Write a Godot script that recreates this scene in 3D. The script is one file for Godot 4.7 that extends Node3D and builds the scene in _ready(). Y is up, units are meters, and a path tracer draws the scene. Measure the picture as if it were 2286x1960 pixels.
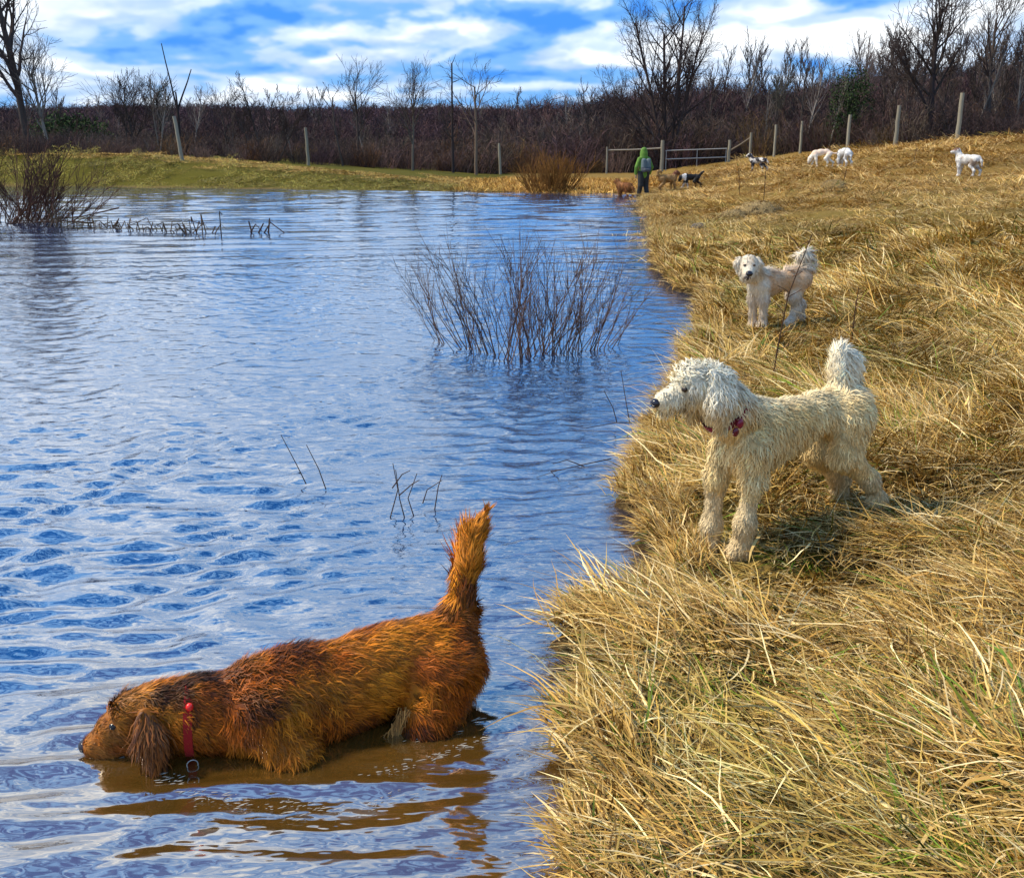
extends Node3D

# ------------------------------------------------------------------ mesh collecting helpers
class MB:
	var v := PackedVector3Array()
	var n := PackedVector3Array()
	var c := PackedColorArray()
	var ix := PackedInt32Array()

	func add(p: Vector3, nn: Vector3, col: Color) -> int:
		v.push_back(p); n.push_back(nn); c.push_back(col)
		return v.size() - 1

	func tri(a: int, b: int, d: int) -> void:
		ix.push_back(a); ix.push_back(b); ix.push_back(d)

	func tube(pts: Array, radii: Array, sides: int, col: Color, cap := true) -> void:
		var m := pts.size()
		var first := v.size()
		var side := Vector3.ZERO
		for i in m:
			var t: Vector3 = (pts[mini(i + 1, m - 1)] - pts[maxi(i - 1, 0)]).normalized()
			if side == Vector3.ZERO:
				side = t.cross(Vector3(0.31, 0.11, 0.94)).normalized()
			side = (side - t * side.dot(t)).normalized()
			var up := t.cross(side)
			for k in sides:
				var a := TAU * k / sides
				var o := side * cos(a) + up * sin(a)
				add(pts[i] + o * radii[i], o, col)
		for i in m - 1:
			for k in sides:
				var a := first + i * sides + k
				var b := first + i * sides + (k + 1) % sides
				tri(a, b, a + sides); tri(b, b + sides, a + sides)
		if cap:
			for e in [0, m - 1]:
				var ce := add(pts[e], (pts[e] - pts[1 if e == 0 else m - 2]).normalized(), col)
				for k in sides:
					var a: int = first + e * sides + k
					var b: int = first + e * sides + (k + 1) % sides
					if e == 0: tri(ce, b, a)
					else: tri(ce, a, b)

	func ribbon(pts: Array, w: float, side: Vector3, nn: Vector3, col: Color) -> void:
		var m := pts.size()
		var first := v.size()
		for i in m - 1:
			var ww := w * (1.0 - 0.75 * float(i) / (m - 1))
			add(pts[i] - side * ww, nn, col); add(pts[i] + side * ww, nn, col)
		var e := add(pts[m - 1], nn, col)
		for i in m - 2:
			var a := first + i * 2
			tri(a, a + 1, a + 2); tri(a + 1, a + 3, a + 2)
		var l := first + (m - 2) * 2
		tri(l, l + 1, e)

	func box(o: Vector3, sx: Vector3, sy: Vector3, sz: Vector3, col: Color) -> void:
		for f in [[sx, sy, sz], [sy, sz, sx], [sz, sx, sy]]:
			for s in [-1.0, 1.0]:
				var nn: Vector3 = f[0].normalized() * s
				var a := add(o + f[0] * s - f[1] - f[2], nn, col)
				add(o + f[0] * s + f[1] - f[2], nn, col)
				add(o + f[0] * s + f[1] + f[2], nn, col)
				add(o + f[0] * s - f[1] + f[2], nn, col)
				tri(a, a + 1, a + 2); tri(a, a + 2, a + 3)

	func mesh() -> ArrayMesh:
		for i in range(0, ix.size(), 3):  # every face looks the way its normals do
			var p := ix[i]; var q := ix[i + 1]; var r := ix[i + 2]
			if (v[r] - v[p]).cross(v[q] - v[p]).dot(n[p] + n[q] + n[r]) < 0.0:
				ix[i + 1] = r; ix[i + 2] = q
		var a := []
		a.resize(Mesh.ARRAY_MAX)
		a[Mesh.ARRAY_VERTEX] = v; a[Mesh.ARRAY_NORMAL] = n; a[Mesh.ARRAY_COLOR] = c; a[Mesh.ARRAY_INDEX] = ix
		var m := ArrayMesh.new()
		m.add_surface_from_arrays(Mesh.PRIMITIVE_TRIANGLES, a)
		return m

var rng := RandomNumberGenerator.new()
var taken := {}
var M := {}
var fn_a := FastNoiseLite.new()
var fn_b := FastNoiseLite.new()
var fn_s := FastNoiseLite.new()

func numbered(called: String) -> String:
	if not taken.has(called):
		taken[called] = 0
		return called
	taken[called] += 1
	return "%s_%03d" % [called, taken[called]]

func tag(o: Node3D, label := "", category := "", group := "", kind := "") -> Node3D:
	if label: o.set_meta("label", label)
	if category: o.set_meta("category", category)
	if group: o.set_meta("group", group)
	if kind: o.set_meta("kind", kind)
	return o

func base(called: String, at: Vector3, turn := 0.0) -> Node3D:
	var o := Node3D.new()
	o.name = numbered(called)
	add_child(o)
	o.position = at
	o.rotation.y = turn
	return o

func put(called: String, mb, mat: Material, parent: Node3D = null) -> MeshInstance3D:
	var o := MeshInstance3D.new()
	o.mesh = mb.mesh() if mb is MB else mb
	(o.mesh as ArrayMesh).surface_set_material(0, mat)
	if parent == null:
		o.name = numbered(called)
		add_child(o)
	else:
		o.name = called
		parent.add_child(o, true)
	return o

func mat(col: Color, rough := 0.9, spec := 0.3, vertex := true) -> StandardMaterial3D:
	var m := StandardMaterial3D.new()
	m.albedo_color = col.linear_to_srgb()
	m.vertex_color_use_as_albedo = vertex
	m.roughness = rough
	m.metallic_specular = spec
	return m

func sstep(a: float, b: float, t: float) -> float:
	var q := clampf((t - a) / (b - a), 0.0, 1.0)
	return q * q * (3.0 - 2.0 * q)

func gauss() -> float:
	return rng.randfn(0.0, 1.0)

# ------------------------------------------------------------------ the lie of the land
const SZ := [-3.0, 1.8, 2.04, 2.3, 2.65, 2.86, 3.1, 3.3, 3.5, 3.8, 4.35, 5.0, 5.5, 5.9, 6.4, 6.9, 7.65, 8.5, 9.6, 11.0, 12.0, 14.0, 16.3, 20.5, 24.5, 32.8, 36.5, 40.0, 50.0, 65.0, 80.0, 200.0]
const SX := [0.0, 0.2, 0.25, 0.2, 0.22, 0.23, 0.3, 0.47, 0.59, 0.54, 0.55, 0.67, 0.79, 0.99, 0.99, 1.19, 1.45, 1.63, 1.83, 2.05, 1.9, 2.0, 2.4, 3.0, 3.4, 4.3, 4.9, 5.0, 6.0, 9.0, 10.5, 14.0]
const FX := [-60.0, -26.0, -15.0, -9.85, -5.2, -1.8, 1.3, 3.3, 6.0, 30.0]
const FZ := [-57.0, -51.8, -48.7, -46.6, -45.3, -44.0, -42.9, -41.8, -41.0, -40.0]

const TROD := [  # x, z, height, radius: where the dogs and the walker have trodden the grass flat
	[0.78, -3.44, 0.075, 0.34], [1.44, -3.78, 0.155, 0.34], [2.02, -8.02, 0.15, 0.4], [2.38, -8.22, 0.17, 0.4],
	[5.85, -38.3, 0.17, 0.9], [6.9, -39.3, 0.30, 0.9], [10.9, -45.4, 0.80, 0.9], [12.55, -41.6, 1.02, 0.9], [13.15, -40.6, 1.06, 0.9], [13.25, -29.8, 0.92, 0.9]]

func table(xs: Array, ys: Array, x: float) -> float:
	if x <= xs[0]: return ys[0]
	for i in range(1, xs.size()):
		if x <= xs[i]:
			var t: float = (x - xs[i - 1]) / (xs[i] - xs[i - 1])
			return lerpf(ys[i - 1], ys[i], t)
	return ys[-1]

func foot(z: float) -> float:
	return table(SZ, SX, -z)

func ground(x: float, z: float, f := 1e9) -> float:
	if f > 1e8: f = foot(z)
	var d := x - f + fn_b.get_noise_2d(x * 1.5, z * 1.5) * 0.20
	var s := minf(0.08 + 0.003 * maxf(0.0, -z - 25.0), 0.135)
	var hr: float
	if d > 0.0:
		hr = 0.085 * sstep(0.0, 0.09, d) + s * (d - maxf(0.0, d - 12.0) * 0.45)
		hr += fn_b.get_noise_2d(x * 1.2, z * 1.2) * 0.12 * sstep(0.0, 0.4, d) + fn_a.get_noise_2d(x * 0.5, z * 0.5) * 0.1 * sstep(1.0, 5.0, d)
	else:
		hr = -0.34 * sstep(0.0, 0.22, -d) - 0.7 * sstep(0.8, 2.6, -d)
	for t0 in TROD:
		var q: float = maxf(absf(x - t0[0]), absf(z - t0[1])) / t0[3]
		if q < 2.0 and d > 0.05: hr = lerpf(t0[2], hr, sstep(0.6, 2.0, q))
	if z > -30.0: return hr
	var t := table(FX, FZ, x) - z + fn_a.get_noise_2d(x, z) * 0.5
	var p := clampf((-x - 1.5) * 0.078, 0.03, 1.45)
	var hf: float
	if t > 0.0:
		hf = 0.05 * sstep(0.0, 0.4, t) + p * sstep(0.0, 4.0, t) + fn_a.get_noise_2d(x * 0.7 + 40.0, z * 0.7) * 0.08 * sstep(0.0, 3.0, t)
	else:
		hf = -0.9 * sstep(0.0, 3.0, -t)
	var b := sstep(90.0, 150.0, -z) * (4.0 * sstep(-30.0, 12.0, x) + 2.0 * sstep(12.0, 78.0, x))
	return maxf(hr, hf) + b

func on_ground(x: float, z: float, sink := 0.0) -> Vector3:
	return Vector3(x, ground(x, z) - sink, z)

# ------------------------------------------------------------------ the sky
const STRAW := [Color(0.62, 0.42, 0.145), Color(0.54, 0.335, 0.085), Color(0.36, 0.21, 0.055), Color(0.80, 0.62, 0.31), Color(0.25, 0.15, 0.05), Color(0.45, 0.31, 0.085)]

const CLOUDS := [  # azimuth, elevation, half width, half height (radians), strength: the clouds and gaps that stand over the wood
	[-0.42, 0.128, 0.10, 0.022, 0.30], [-0.10, 0.112, 0.12, 0.010, 0.34], [-0.22, 0.060, 0.06, 0.008, 0.30], [0.10, 0.096, 0.08, 0.014, 0.20], [-0.17, 0.088, 0.10, 0.008, 0.30],
	[0.24, 0.108, 0.12, 0.034, 0.52], [0.35, 0.085, 0.09, 0.030, 0.45], [0.44, 0.115, 0.08, 0.040, 0.40], [-0.24, 0.050, 0.05, 0.007, 0.25], [-0.36, 0.070, 0.12, 0.020, 0.12], [0.03, 0.062, 0.10, 0.008, 0.22],
	[-0.25, 0.122, 0.13, 0.009, -0.32], [-0.08, 0.124, 0.16, 0.007, -0.34], [0.08, 0.118, 0.09, 0.012, -0.40], [-0.13, 0.100, 0.20, 0.006, -0.30], [-0.28, 0.090, 0.16, 0.010, -0.22],
	[0.17, 0.134, 0.06, 0.012, -0.36], [0.27, 0.075, 0.06, 0.010, -0.42], [0.32, 0.136, 0.03, 0.008, -0.50], [-0.02, 0.078, 0.16, 0.007, -0.18], [0.22, 0.05, 0.12, 0.012, -0.2],
	[0.14, 0.27, 0.24, 0.12, -0.34], [-0.52, 0.36, 0.36, 0.24, 0.34]]

func sky_color(d: Vector3) -> Color:
	var y := maxf(d.y, 0.0)
	var q := log(y + 0.055)
	var p := Vector3(d.x * 6.5, q * 3.3, d.z * 6.5)
	var w := fn_s.get_noise_3d(p.x * 0.5 + 9.0, p.y * 0.5, p.z * 0.5)
	var w2 := fn_s.get_noise_3d(p.x * 1.7, p.y * 1.7 + 5.0, p.z * 1.7)
	var big := fn_s.get_noise_3d(p.x + w * 1.2, p.y + w * 0.6, p.z)
	var above := fn_s.get_noise_3d(p.x + w * 1.2, p.y + w * 0.6 + 0.30, p.z)
	var lit := clampf(0.45 + (big - above) * 1.5 + w2 * 0.5, 0.0, 1.0)   # sunny tops, grey blue undersides
	var t := 0.48 + 0.64 * big + 0.24 * fn_s.get_noise_3d(p.x * 3.1, p.y * 3.4, p.z * 3.1)
	var az := atan2(d.x, -d.z)
	var el := asin(clampf(d.y, -1.0, 1.0))
	if absf(az) < 1.2 and el < 0.7:
		var soft := w * 0.06 + w2 * 0.03
		for g in CLOUDS:
			var a: float = (az + soft - g[0]) / g[2]
			var b: float = (el + w2 * 0.016 - g[1]) / (g[3] * 1.25)
			var e := exp(-a * a - b * b)
			t += g[4] * e
			if g[4] > 0.0: lit = lerpf(lit, 0.5 + clampf(b, -1.0, 1.0) * 0.5, e * 0.7)
	t += 0.06 * (1.0 - sstep(0.0, 0.075, y)) + 0.02 * sstep(0.10, 0.2, y) * (1.0 - sstep(0.45, 0.7, y)) - 0.34 * sstep(0.5, 0.85, y)
	t = clampf(t, 0.0, 1.03)
	var deep := Color(0.04, 0.23, 0.72).lerp(Color(0.014, 0.10, 0.36), sstep(0.12, 0.65, y))
	var mid := Color(0.17, 0.40, 0.78)
	var pale := Color(0.34, 0.50, 0.76).lerp(Color(0.62, 0.75, 0.93), lit)
	var white := Color(0.56, 0.66, 0.80).lerp(Color(1.18, 1.18, 1.15), lit)
	var c: Color
	if t < 0.32: c = deep.lerp(mid, sstep(0.0, 0.32, t))
	elif t < 0.62: c = mid.lerp(pale, sstep(0.32, 0.62, t))
	else: c = pale.lerp(white, sstep(0.62, 1.03, t))
	# the cloud glows towards the sun
	return c * (1.0 + 0.75 * sstep(0.05, 0.35, y) * pow(maxf(0.0, d.dot(Vector3(-0.61, 0.79, -0.02))), 2.0))

func make_sky() -> Sky:
	var w := 1024
	var h := 512
	var im := Image.create_empty(w, h, false, Image.FORMAT_RGBF)
	var low := Color(0.20, 0.17, 0.11)
	for j in h:
		var el := PI * (0.5 - (j + 0.5) / h)
		for i in w:
			if el < -0.02:
				im.set_pixel(i, j, low)
				continue
			var az := TAU * (i + 0.5) / w
			im.set_pixel(i, j, sky_color(Vector3(sin(az) * cos(el), sin(el), -cos(az) * cos(el))))
	w = 4096; h = 2048
	im.resize(w, h, Image.INTERPOLATE_CUBIC)
	var span := int(w * 36.0 / 360.0)
	for j in range(int(h * (0.5 - 12.0 / 180.0)), h / 2 + 4):
		var el := PI * (0.5 - (j + 0.5) / h)
		for k in range(-span, span):
			var i := posmod(k, w)
			var az := TAU * (i + 0.5) / w
			im.set_pixel(i, j, sky_color(Vector3(sin(az) * cos(el), sin(el), -cos(az) * cos(el))))
	var s := Sky.new()
	var m := PanoramaSkyMaterial.new()
	m.panorama = ImageTexture.create_from_image(im)
	s.sky_material = m
	return s

# ------------------------------------------------------------------ soft bodies: smooth union of tapered capsules, meshed as surface nets
func body(bones: Array, cell: float, k: float, paint: Callable) -> MB:
	var lo := Vector3(1e9, 1e9, 1e9)
	var hi := -lo
	for b in bones:
		var r: float = maxf(b[2], b[3]) + k * 0.5 + cell * 2.0
		for e in [b[0], b[1]]:
			lo = lo.min(e - Vector3(r, r, r)); hi = hi.max(e + Vector3(r, r, r))
	var nx := int((hi.x - lo.x) / cell) + 2
	var ny := int((hi.y - lo.y) / cell) + 2
	var nz := int((hi.z - lo.z) / cell) + 2
	var g := PackedFloat32Array()
	g.resize(nx * ny * nz)
	g.fill(1.0)
	for b in bones:
		var a: Vector3 = b[0]
		var e: Vector3 = b[1]
		var ra: float = b[2]
		var rb: float = b[3]
		var sq: float = b[4] if b.size() > 4 else 1.0
		var kb: float = b[5] if b.size() > 5 else k
		var m := maxf(ra, rb) + kb + cell * 2.0
		var l := (a.min(e) - Vector3(m, m, m) - lo) / cell
		var u := (a.max(e) + Vector3(m, m, m) - lo) / cell
		var ab := e - a
		var zc := (a.z + e.z) * 0.5
		ab.z /= sq
		var aa := a
		aa.z = zc + (a.z - zc) / sq
		var il := 1.0 / maxf(ab.length_squared(), 1e-9)
		for z in range(maxi(0, int(l.z)), mini(nz, int(u.z) + 2)):
			for y in range(maxi(0, int(l.y)), mini(ny, int(u.y) + 2)):
				var at := (z * ny + y) * nx
				for x in range(maxi(0, int(l.x)), mini(nx, int(u.x) + 2)):
					var p := lo + Vector3(x, y, z) * cell
					p.z = zc + (p.z - zc) / sq
					p -= aa
					var t := clampf(p.dot(ab) * il, 0.0, 1.0)
					var d := (p - ab * t).length() - lerpf(ra, rb, t)
					var o := g[at + x]
					var hh := maxf(kb - absf(d - o), 0.0) / kb
					g[at + x] = minf(d, o) - hh * hh * kb * 0.25
	var out := MB.new()
	var where := PackedInt32Array()
	where.resize(nx * ny * nz)
	where.fill(-1)
	var sx := 1
	var sy := nx
	var sz := nx * ny
	var off := [0, sx, sy, sx + sy, sz, sx + sz, sy + sz, sx + sy + sz]
	for z in nz - 1:
		for y in ny - 1:
			for x in nx - 1:
				var at := z * sz + y * sy + x
				var v0 := g[at]
				if v0 > cell * 2.5 or v0 < -cell * 2.5: continue
				var v1 := g[at + sx]; var v2 := g[at + sy]; var v3 := g[at + sx + sy]
				var v4 := g[at + sz]; var v5 := g[at + sx + sz]; var v6 := g[at + sy + sz]; var v7 := g[at + sx + sy + sz]
				var inside := int(v0 < 0) + int(v1 < 0) + int(v2 < 0) + int(v3 < 0) + int(v4 < 0) + int(v5 < 0) + int(v6 < 0) + int(v7 < 0)
				if inside == 0 or inside == 8: continue
				var vv := [v0, v1, v2, v3, v4, v5, v6, v7]
				var s := Vector3.ZERO
				var cnt := 0
				for e in [[0, 1], [2, 3], [4, 5], [6, 7], [0, 2], [1, 3], [4, 6], [5, 7], [0, 4], [1, 5], [2, 6], [3, 7]]:
					var p: float = vv[e[0]]
					var q: float = vv[e[1]]
					if (p < 0) == (q < 0): continue
					var t := p / (p - q)
					var A := Vector3(e[0] & 1, (e[0] >> 1) & 1, e[0] >> 2)
					var B := Vector3(e[1] & 1, (e[1] >> 1) & 1, e[1] >> 2)
					s += A.lerp(B, t)
					cnt += 1
				var pos := lo + (Vector3(x, y, z) + s / cnt) * cell
				var nn := Vector3(v1 + v3 + v5 + v7 - v0 - v2 - v4 - v6, v2 + v3 + v6 + v7 - v0 - v1 - v4 - v5, v4 + v5 + v6 + v7 - v0 - v1 - v2 - v3).normalized()
				where[at] = out.add(pos, nn, paint.call(pos, nn))
	for z in range(1, nz - 1):
		for y in range(1, ny - 1):
			for x in range(1, nx - 1):
				var at := z * sz + y * sy + x
				if where[at] < 0: continue
				var neg := g[at] < 0
				for e in [[sx, sy, sz], [sy, sz, sx], [sz, sx, sy]]:
					if neg == (g[at + e[0]] < 0): continue
					var a := where[at]
					var b := where[at - e[1]]
					var c2 := where[at - e[1] - e[2]]
					var d := where[at - e[2]]
					if b < 0 or c2 < 0 or d < 0: continue
					if neg:
						out.tri(a, c2, b); out.tri(a, d, c2)
					else:
						out.tri(a, b, c2); out.tri(a, c2, d)
	return out

# locks of hair rooted on a body: look(p, n) gives [direction, length, half width, wave, colour, stand-off] or an empty list
func fur(src: MB, count: int, look: Callable, droop := 0.12, segs := 3) -> MB:
	var out := MB.new()
	var nt := src.ix.size() / 3
	var cum := PackedFloat32Array()
	cum.resize(nt)
	var sum := 0.0
	for i in nt:
		var a := src.v[src.ix[i * 3]]
		sum += (src.v[src.ix[i * 3 + 1]] - a).cross(src.v[src.ix[i * 3 + 2]] - a).length()
		cum[i] = sum
	for s in count:
		var i := cum.bsearch(rng.randf() * sum)
		if i >= nt: continue
		var r1 := sqrt(rng.randf())
		var r2 := rng.randf()
		var ia := src.ix[i * 3]; var ib := src.ix[i * 3 + 1]; var ic := src.ix[i * 3 + 2]
		var p := src.v[ia] * (1.0 - r1) + src.v[ib] * (r1 * (1.0 - r2)) + src.v[ic] * (r1 * r2)
		var nn := (src.n[ia] * (1.0 - r1) + src.n[ib] * (r1 * (1.0 - r2)) + src.n[ic] * (r1 * r2)).normalized()
		var how: Array = look.call(p, nn)
		if how.is_empty(): continue
		var d: Vector3 = how[0]
		d = (d - nn * d.dot(nn)).normalized()
		d = (d + nn * float(how[5]) + Vector3(gauss(), gauss(), gauss()) * (float(how[6]) if how.size() > 6 else 0.14)).normalized()
		var ln: float = how[1] * rng.randf_range(0.65, 1.25)
		var wd: float = how[2] * rng.randf_range(0.6, 1.3)
		var wv: float = how[3]
		var side := d.cross(nn).normalized()
		if side.length_squared() < 0.5: continue
		var ph := rng.randf() * TAU
		var fr := rng.randf_range(1.6, 2.8)
		p -= nn * minf(0.004, ln * float(how[5]) * 0.25)
		var first := out.v.size()
		var col: Color = how[4]
		var lift := (nn + d * 0.15 + Vector3(gauss(), gauss(), gauss()) * 0.18).normalized()
		for q in segs + 1:
			var t := float(q) / segs
			var w := wd * (1.0 - t * t * 0.85)
			if q < segs:
				out.add(p - side * w, (lift - side * 0.55).normalized(), col)
				out.add(p + side * w, (lift + side * 0.55).normalized(), col)
				p += d * (ln / segs)
				d = (d + Vector3(0, -droop, 0) + (side * sin(ph + q * fr) + nn * 0.5 * cos(ph + q * fr)) * wv).normalized()
				if nn.y > 0.0 and d.dot(nn) < 0.02: d = (d - nn * (d.dot(nn) - 0.02)).normalized()   # hair lies on the body, not in it
			else:
				out.add(p, lift, col)
		for q in segs - 1:
			var a := first + q * 2
			out.tri(a, a + 1, a + 2); out.tri(a + 1, a + 3, a + 2)
		var l := first + (segs - 1) * 2
		out.tri(l, l + 1, l + 2)
	return out

func ball(mb: MB, o: Vector3, r: Vector3, col: Color, rings := 6, sides := 10) -> void:
	var first := mb.v.size()
	for i in rings + 1:
		var a := PI * i / rings
		for k in sides:
			var b := TAU * k / sides
			var u := Vector3(sin(a) * cos(b), cos(a), sin(a) * sin(b))
			mb.add(o + u * r, (u / r).normalized(), col)
	for i in rings:
		for k in sides:
			var a := first + i * sides + k
			var b := first + i * sides + (k + 1) % sides
			mb.tri(a, b, a + sides); mb.tri(b, b + sides, a + sides)

func ring(mb: MB, o: Vector3, axis: Vector3, ra: float, rb: float, up: Vector3, hw: float, th: float, col: Color) -> void:  # a collar: a strap round an axis, elliptic
	var u := (up - axis * up.dot(axis)).normalized()
	var s := axis.cross(u)
	var first := mb.v.size()
	var n := 36
	for i in n:
		var a := TAU * i / n
		var dir := u * cos(a) * ra + s * sin(a) * rb
		var nn := (u * cos(a) / ra + s * sin(a) / rb).normalized()
		for e in [[-hw, 0.0], [-hw, th], [hw, th], [hw, 0.0]]:
			mb.add(o + dir + nn * e[1] + axis * e[0], nn, col)
	for i in n:
		for e in 4:
			var a := first + i * 4 + e
			var b := first + ((i + 1) % n) * 4 + e
			var a2 := first + i * 4 + (e + 1) % 4
			var b2 := first + ((i + 1) % n) * 4 + (e + 1) % 4
			mb.tri(a, b, a2); mb.tri(b, b2, a2)

# ------------------------------------------------------------------ trees, brush
func grow(tr: MB, cr: MB, p: Vector3, d: Vector3, ln: float, r: float, level: int, o: Dictionary) -> void:
	var pts := [p]
	var radii := [r]
	var n: int = 7 if level == 0 else (5 if level < 3 else 3)
	var at := p
	var dir := d
	var dirs := [d]
	var last: bool = level >= o.levels
	for i in n:
		dir = (dir + Vector3(gauss(), gauss() * 0.5, gauss()) * o.wander * (0.35 if level == 0 else 1.0) + Vector3(0, o.up, 0) * (0.0 if level == 0 else 1.0)).normalized()
		at += dir * ln / n
		pts.append(at)
		dirs.append(dir)
		radii.append(maxf(r * (1.0 - (0.55 if level == 0 else 0.7) * (i + 1.0) / n), o.thin))
	var mb := tr if level == 0 else cr
	mb.tube(pts, radii, 7 if level == 0 else (5 if level == 1 else 3), o.bark.lerp(o.twig, clampf(level * 0.34, 0, 1)), level < 2)
	if last: return
	var kids: int = o.kids[level]
	var from: float = o.bare if level == 0 else 0.2
	for k in kids:
		var t := lerpf(from, 1.0, (k + rng.randf()) / kids)
		var f := t * n
		var i := mini(int(f), n - 1)
		var q: Vector3 = pts[i].lerp(pts[i + 1], f - i)
		var dd: Vector3 = dirs[i]
		var side := dd.cross(Vector3(gauss(), gauss() * 0.4, gauss())).normalized()
		var ang := rng.randf_range(o.angle * 0.6, o.angle * 1.3)
		var nd := (dd * cos(ang) + side * sin(ang)).normalized()
		var nl: float = ln * o.ratio * rng.randf_range(0.7, 1.15) * (1.15 - 0.5 * t if level == 0 else 1.1 - 0.4 * t)
		grow(tr, cr, q, nd, nl, maxf(lerpf(radii[i], radii[i + 1], f - i) * 0.62, o.thin), level + 1, o)

func tree(called: String, label: String, at: Vector3, height: float, radius: float, seed_: int, opt := {}, stems := []) -> void:
	rng.seed = seed_
	var o := {"levels": 3, "kids": [15, 9, 8], "bare": 0.25, "angle": 0.62, "ratio": 0.58, "wander": 0.12, "up": 0.08, "thin": 0.013, "bark": Color(0.075, 0.06, 0.052), "twig": Color(0.06, 0.042, 0.038)}
	o.merge(opt, true)
	var root := base(called, at)
	tag(root, label, "tree", o.get("group", "bare trees behind the pond"))
	var tr := MB.new()
	var cr := MB.new()
	if stems.is_empty(): stems = [[Vector3.ZERO, Vector3(0, 1, 0), 1.0, 1.0]]
	for s in stems:
		grow(tr, cr, s[0], s[1].normalized(), height * s[2], radius * s[3], 0, o)
	var top := 0.1
	for m in [tr, cr]:
		for p in m.v: top = maxf(top, p.y)
	for m in [tr, cr]:
		for i in m.v.size(): m.v[i] *= height / top
	put("trunk", tr, M.bark, root)
	if cr.v.size(): put("crown", cr, M.bark, root)

func thicket_mesh(seed_: int, stems: int, h: float, spread: float, col: Color, col2: Color, r0: float) -> MB:
	rng.seed = seed_
	var mb := MB.new()
	for s in stems:
		var a := rng.randf() * TAU
		var q := Vector3(cos(a), 0, sin(a)) * sqrt(rng.randf()) * spread
		var d := (Vector3(cos(a), 0, sin(a)) * rng.randf_range(0.0, 0.55) + Vector3(gauss() * 0.12, 1, gauss() * 0.12)).normalized()
		var ln := h * rng.randf_range(0.45, 1.0)
		var cc := col.lerp(col2, rng.randf()) * rng.randf_range(0.7, 1.3)
		var pts := [q]
		var rr := [r0]
		for i in 4:
			d = (d + Vector3(gauss(), gauss() * 0.4, gauss()) * 0.16).normalized()
			q += d * ln / 4
			pts.append(q)
			rr.append(r0 * (1.0 - 0.18 * (i + 1)))
		mb.tube(pts, rr, 3, cc, false)
		for k in 9:
			var f := rng.randf_range(0.2, 1.0) * 4
			var i := mini(int(f), 3)
			var p: Vector3 = pts[i].lerp(pts[i + 1], f - i)
			var dd := (d + Vector3(gauss(), gauss() * 0.5 + 0.3, gauss()) * 0.8).normalized()
			var l2 := ln * rng.randf_range(0.12, 0.34)
			var bend := Vector3(gauss(), gauss(), gauss()) * 0.12 * l2
			var side := dd.cross(Vector3(gauss(), gauss(), gauss())).normalized()
			mb.ribbon([p, p + dd * l2 * 0.5 + bend, p + dd * l2], r0 * 0.55, side, side.cross(dd), cc)
	return mb

func multi(called: String, mesh: ArrayMesh, mt: Material, xs: Array, cols: Array, label: String, category: String, parent: Node3D = null) -> MultiMeshInstance3D:
	mesh.surface_set_material(0, mt)
	var mm := MultiMesh.new()
	mm.transform_format = MultiMesh.TRANSFORM_3D
	mm.use_colors = true
	mm.mesh = mesh
	mm.instance_count = xs.size()
	for i in xs.size():
		mm.set_instance_transform(i, xs[i])
		mm.set_instance_color(i, cols[i])
	var o := MultiMeshInstance3D.new()
	o.multimesh = mm
	if parent:
		o.name = called
		parent.add_child(o, true)
	else:
		o.name = numbered(called)
		add_child(o)
	tag(o, label, category, "", "stuff")
	return o

func shrub_stem(at: Vector3, d: Vector3, ln: float, r: float, col: Color, twigs: int, mb: MB, curve := 0.06) -> void:
	var pts := [at]
	var rr := [r]
	var n := 6
	var q := at
	for i in n:
		d = (d + Vector3(gauss(), gauss() * 0.4, gauss()) * curve + Vector3(0, 0.05, 0)).normalized()
		q += d * ln / n
		pts.append(q)
		rr.append(r * (1.0 - 0.7 * (i + 1.0) / n))
	mb.tube(pts, rr, 4, col, false)
	for k in twigs:
		var f := rng.randf_range(0.25, 0.95) * n
		var i := mini(int(f), n - 1)
		var p: Vector3 = pts[i].lerp(pts[i + 1], f - i)
		var side := d.cross(Vector3(gauss(), gauss(), gauss())).normalized()
		var nd := (d + side * rng.randf_range(0.3, 0.7)).normalized()
		var l2 := ln * rng.randf_range(0.12, 0.35)
		mb.tube([p, p + nd * l2 * 0.5, p + nd * l2 + Vector3(0, l2 * 0.08, 0)], [r * 0.5, r * 0.38, r * 0.22], 3, col, false)

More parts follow.
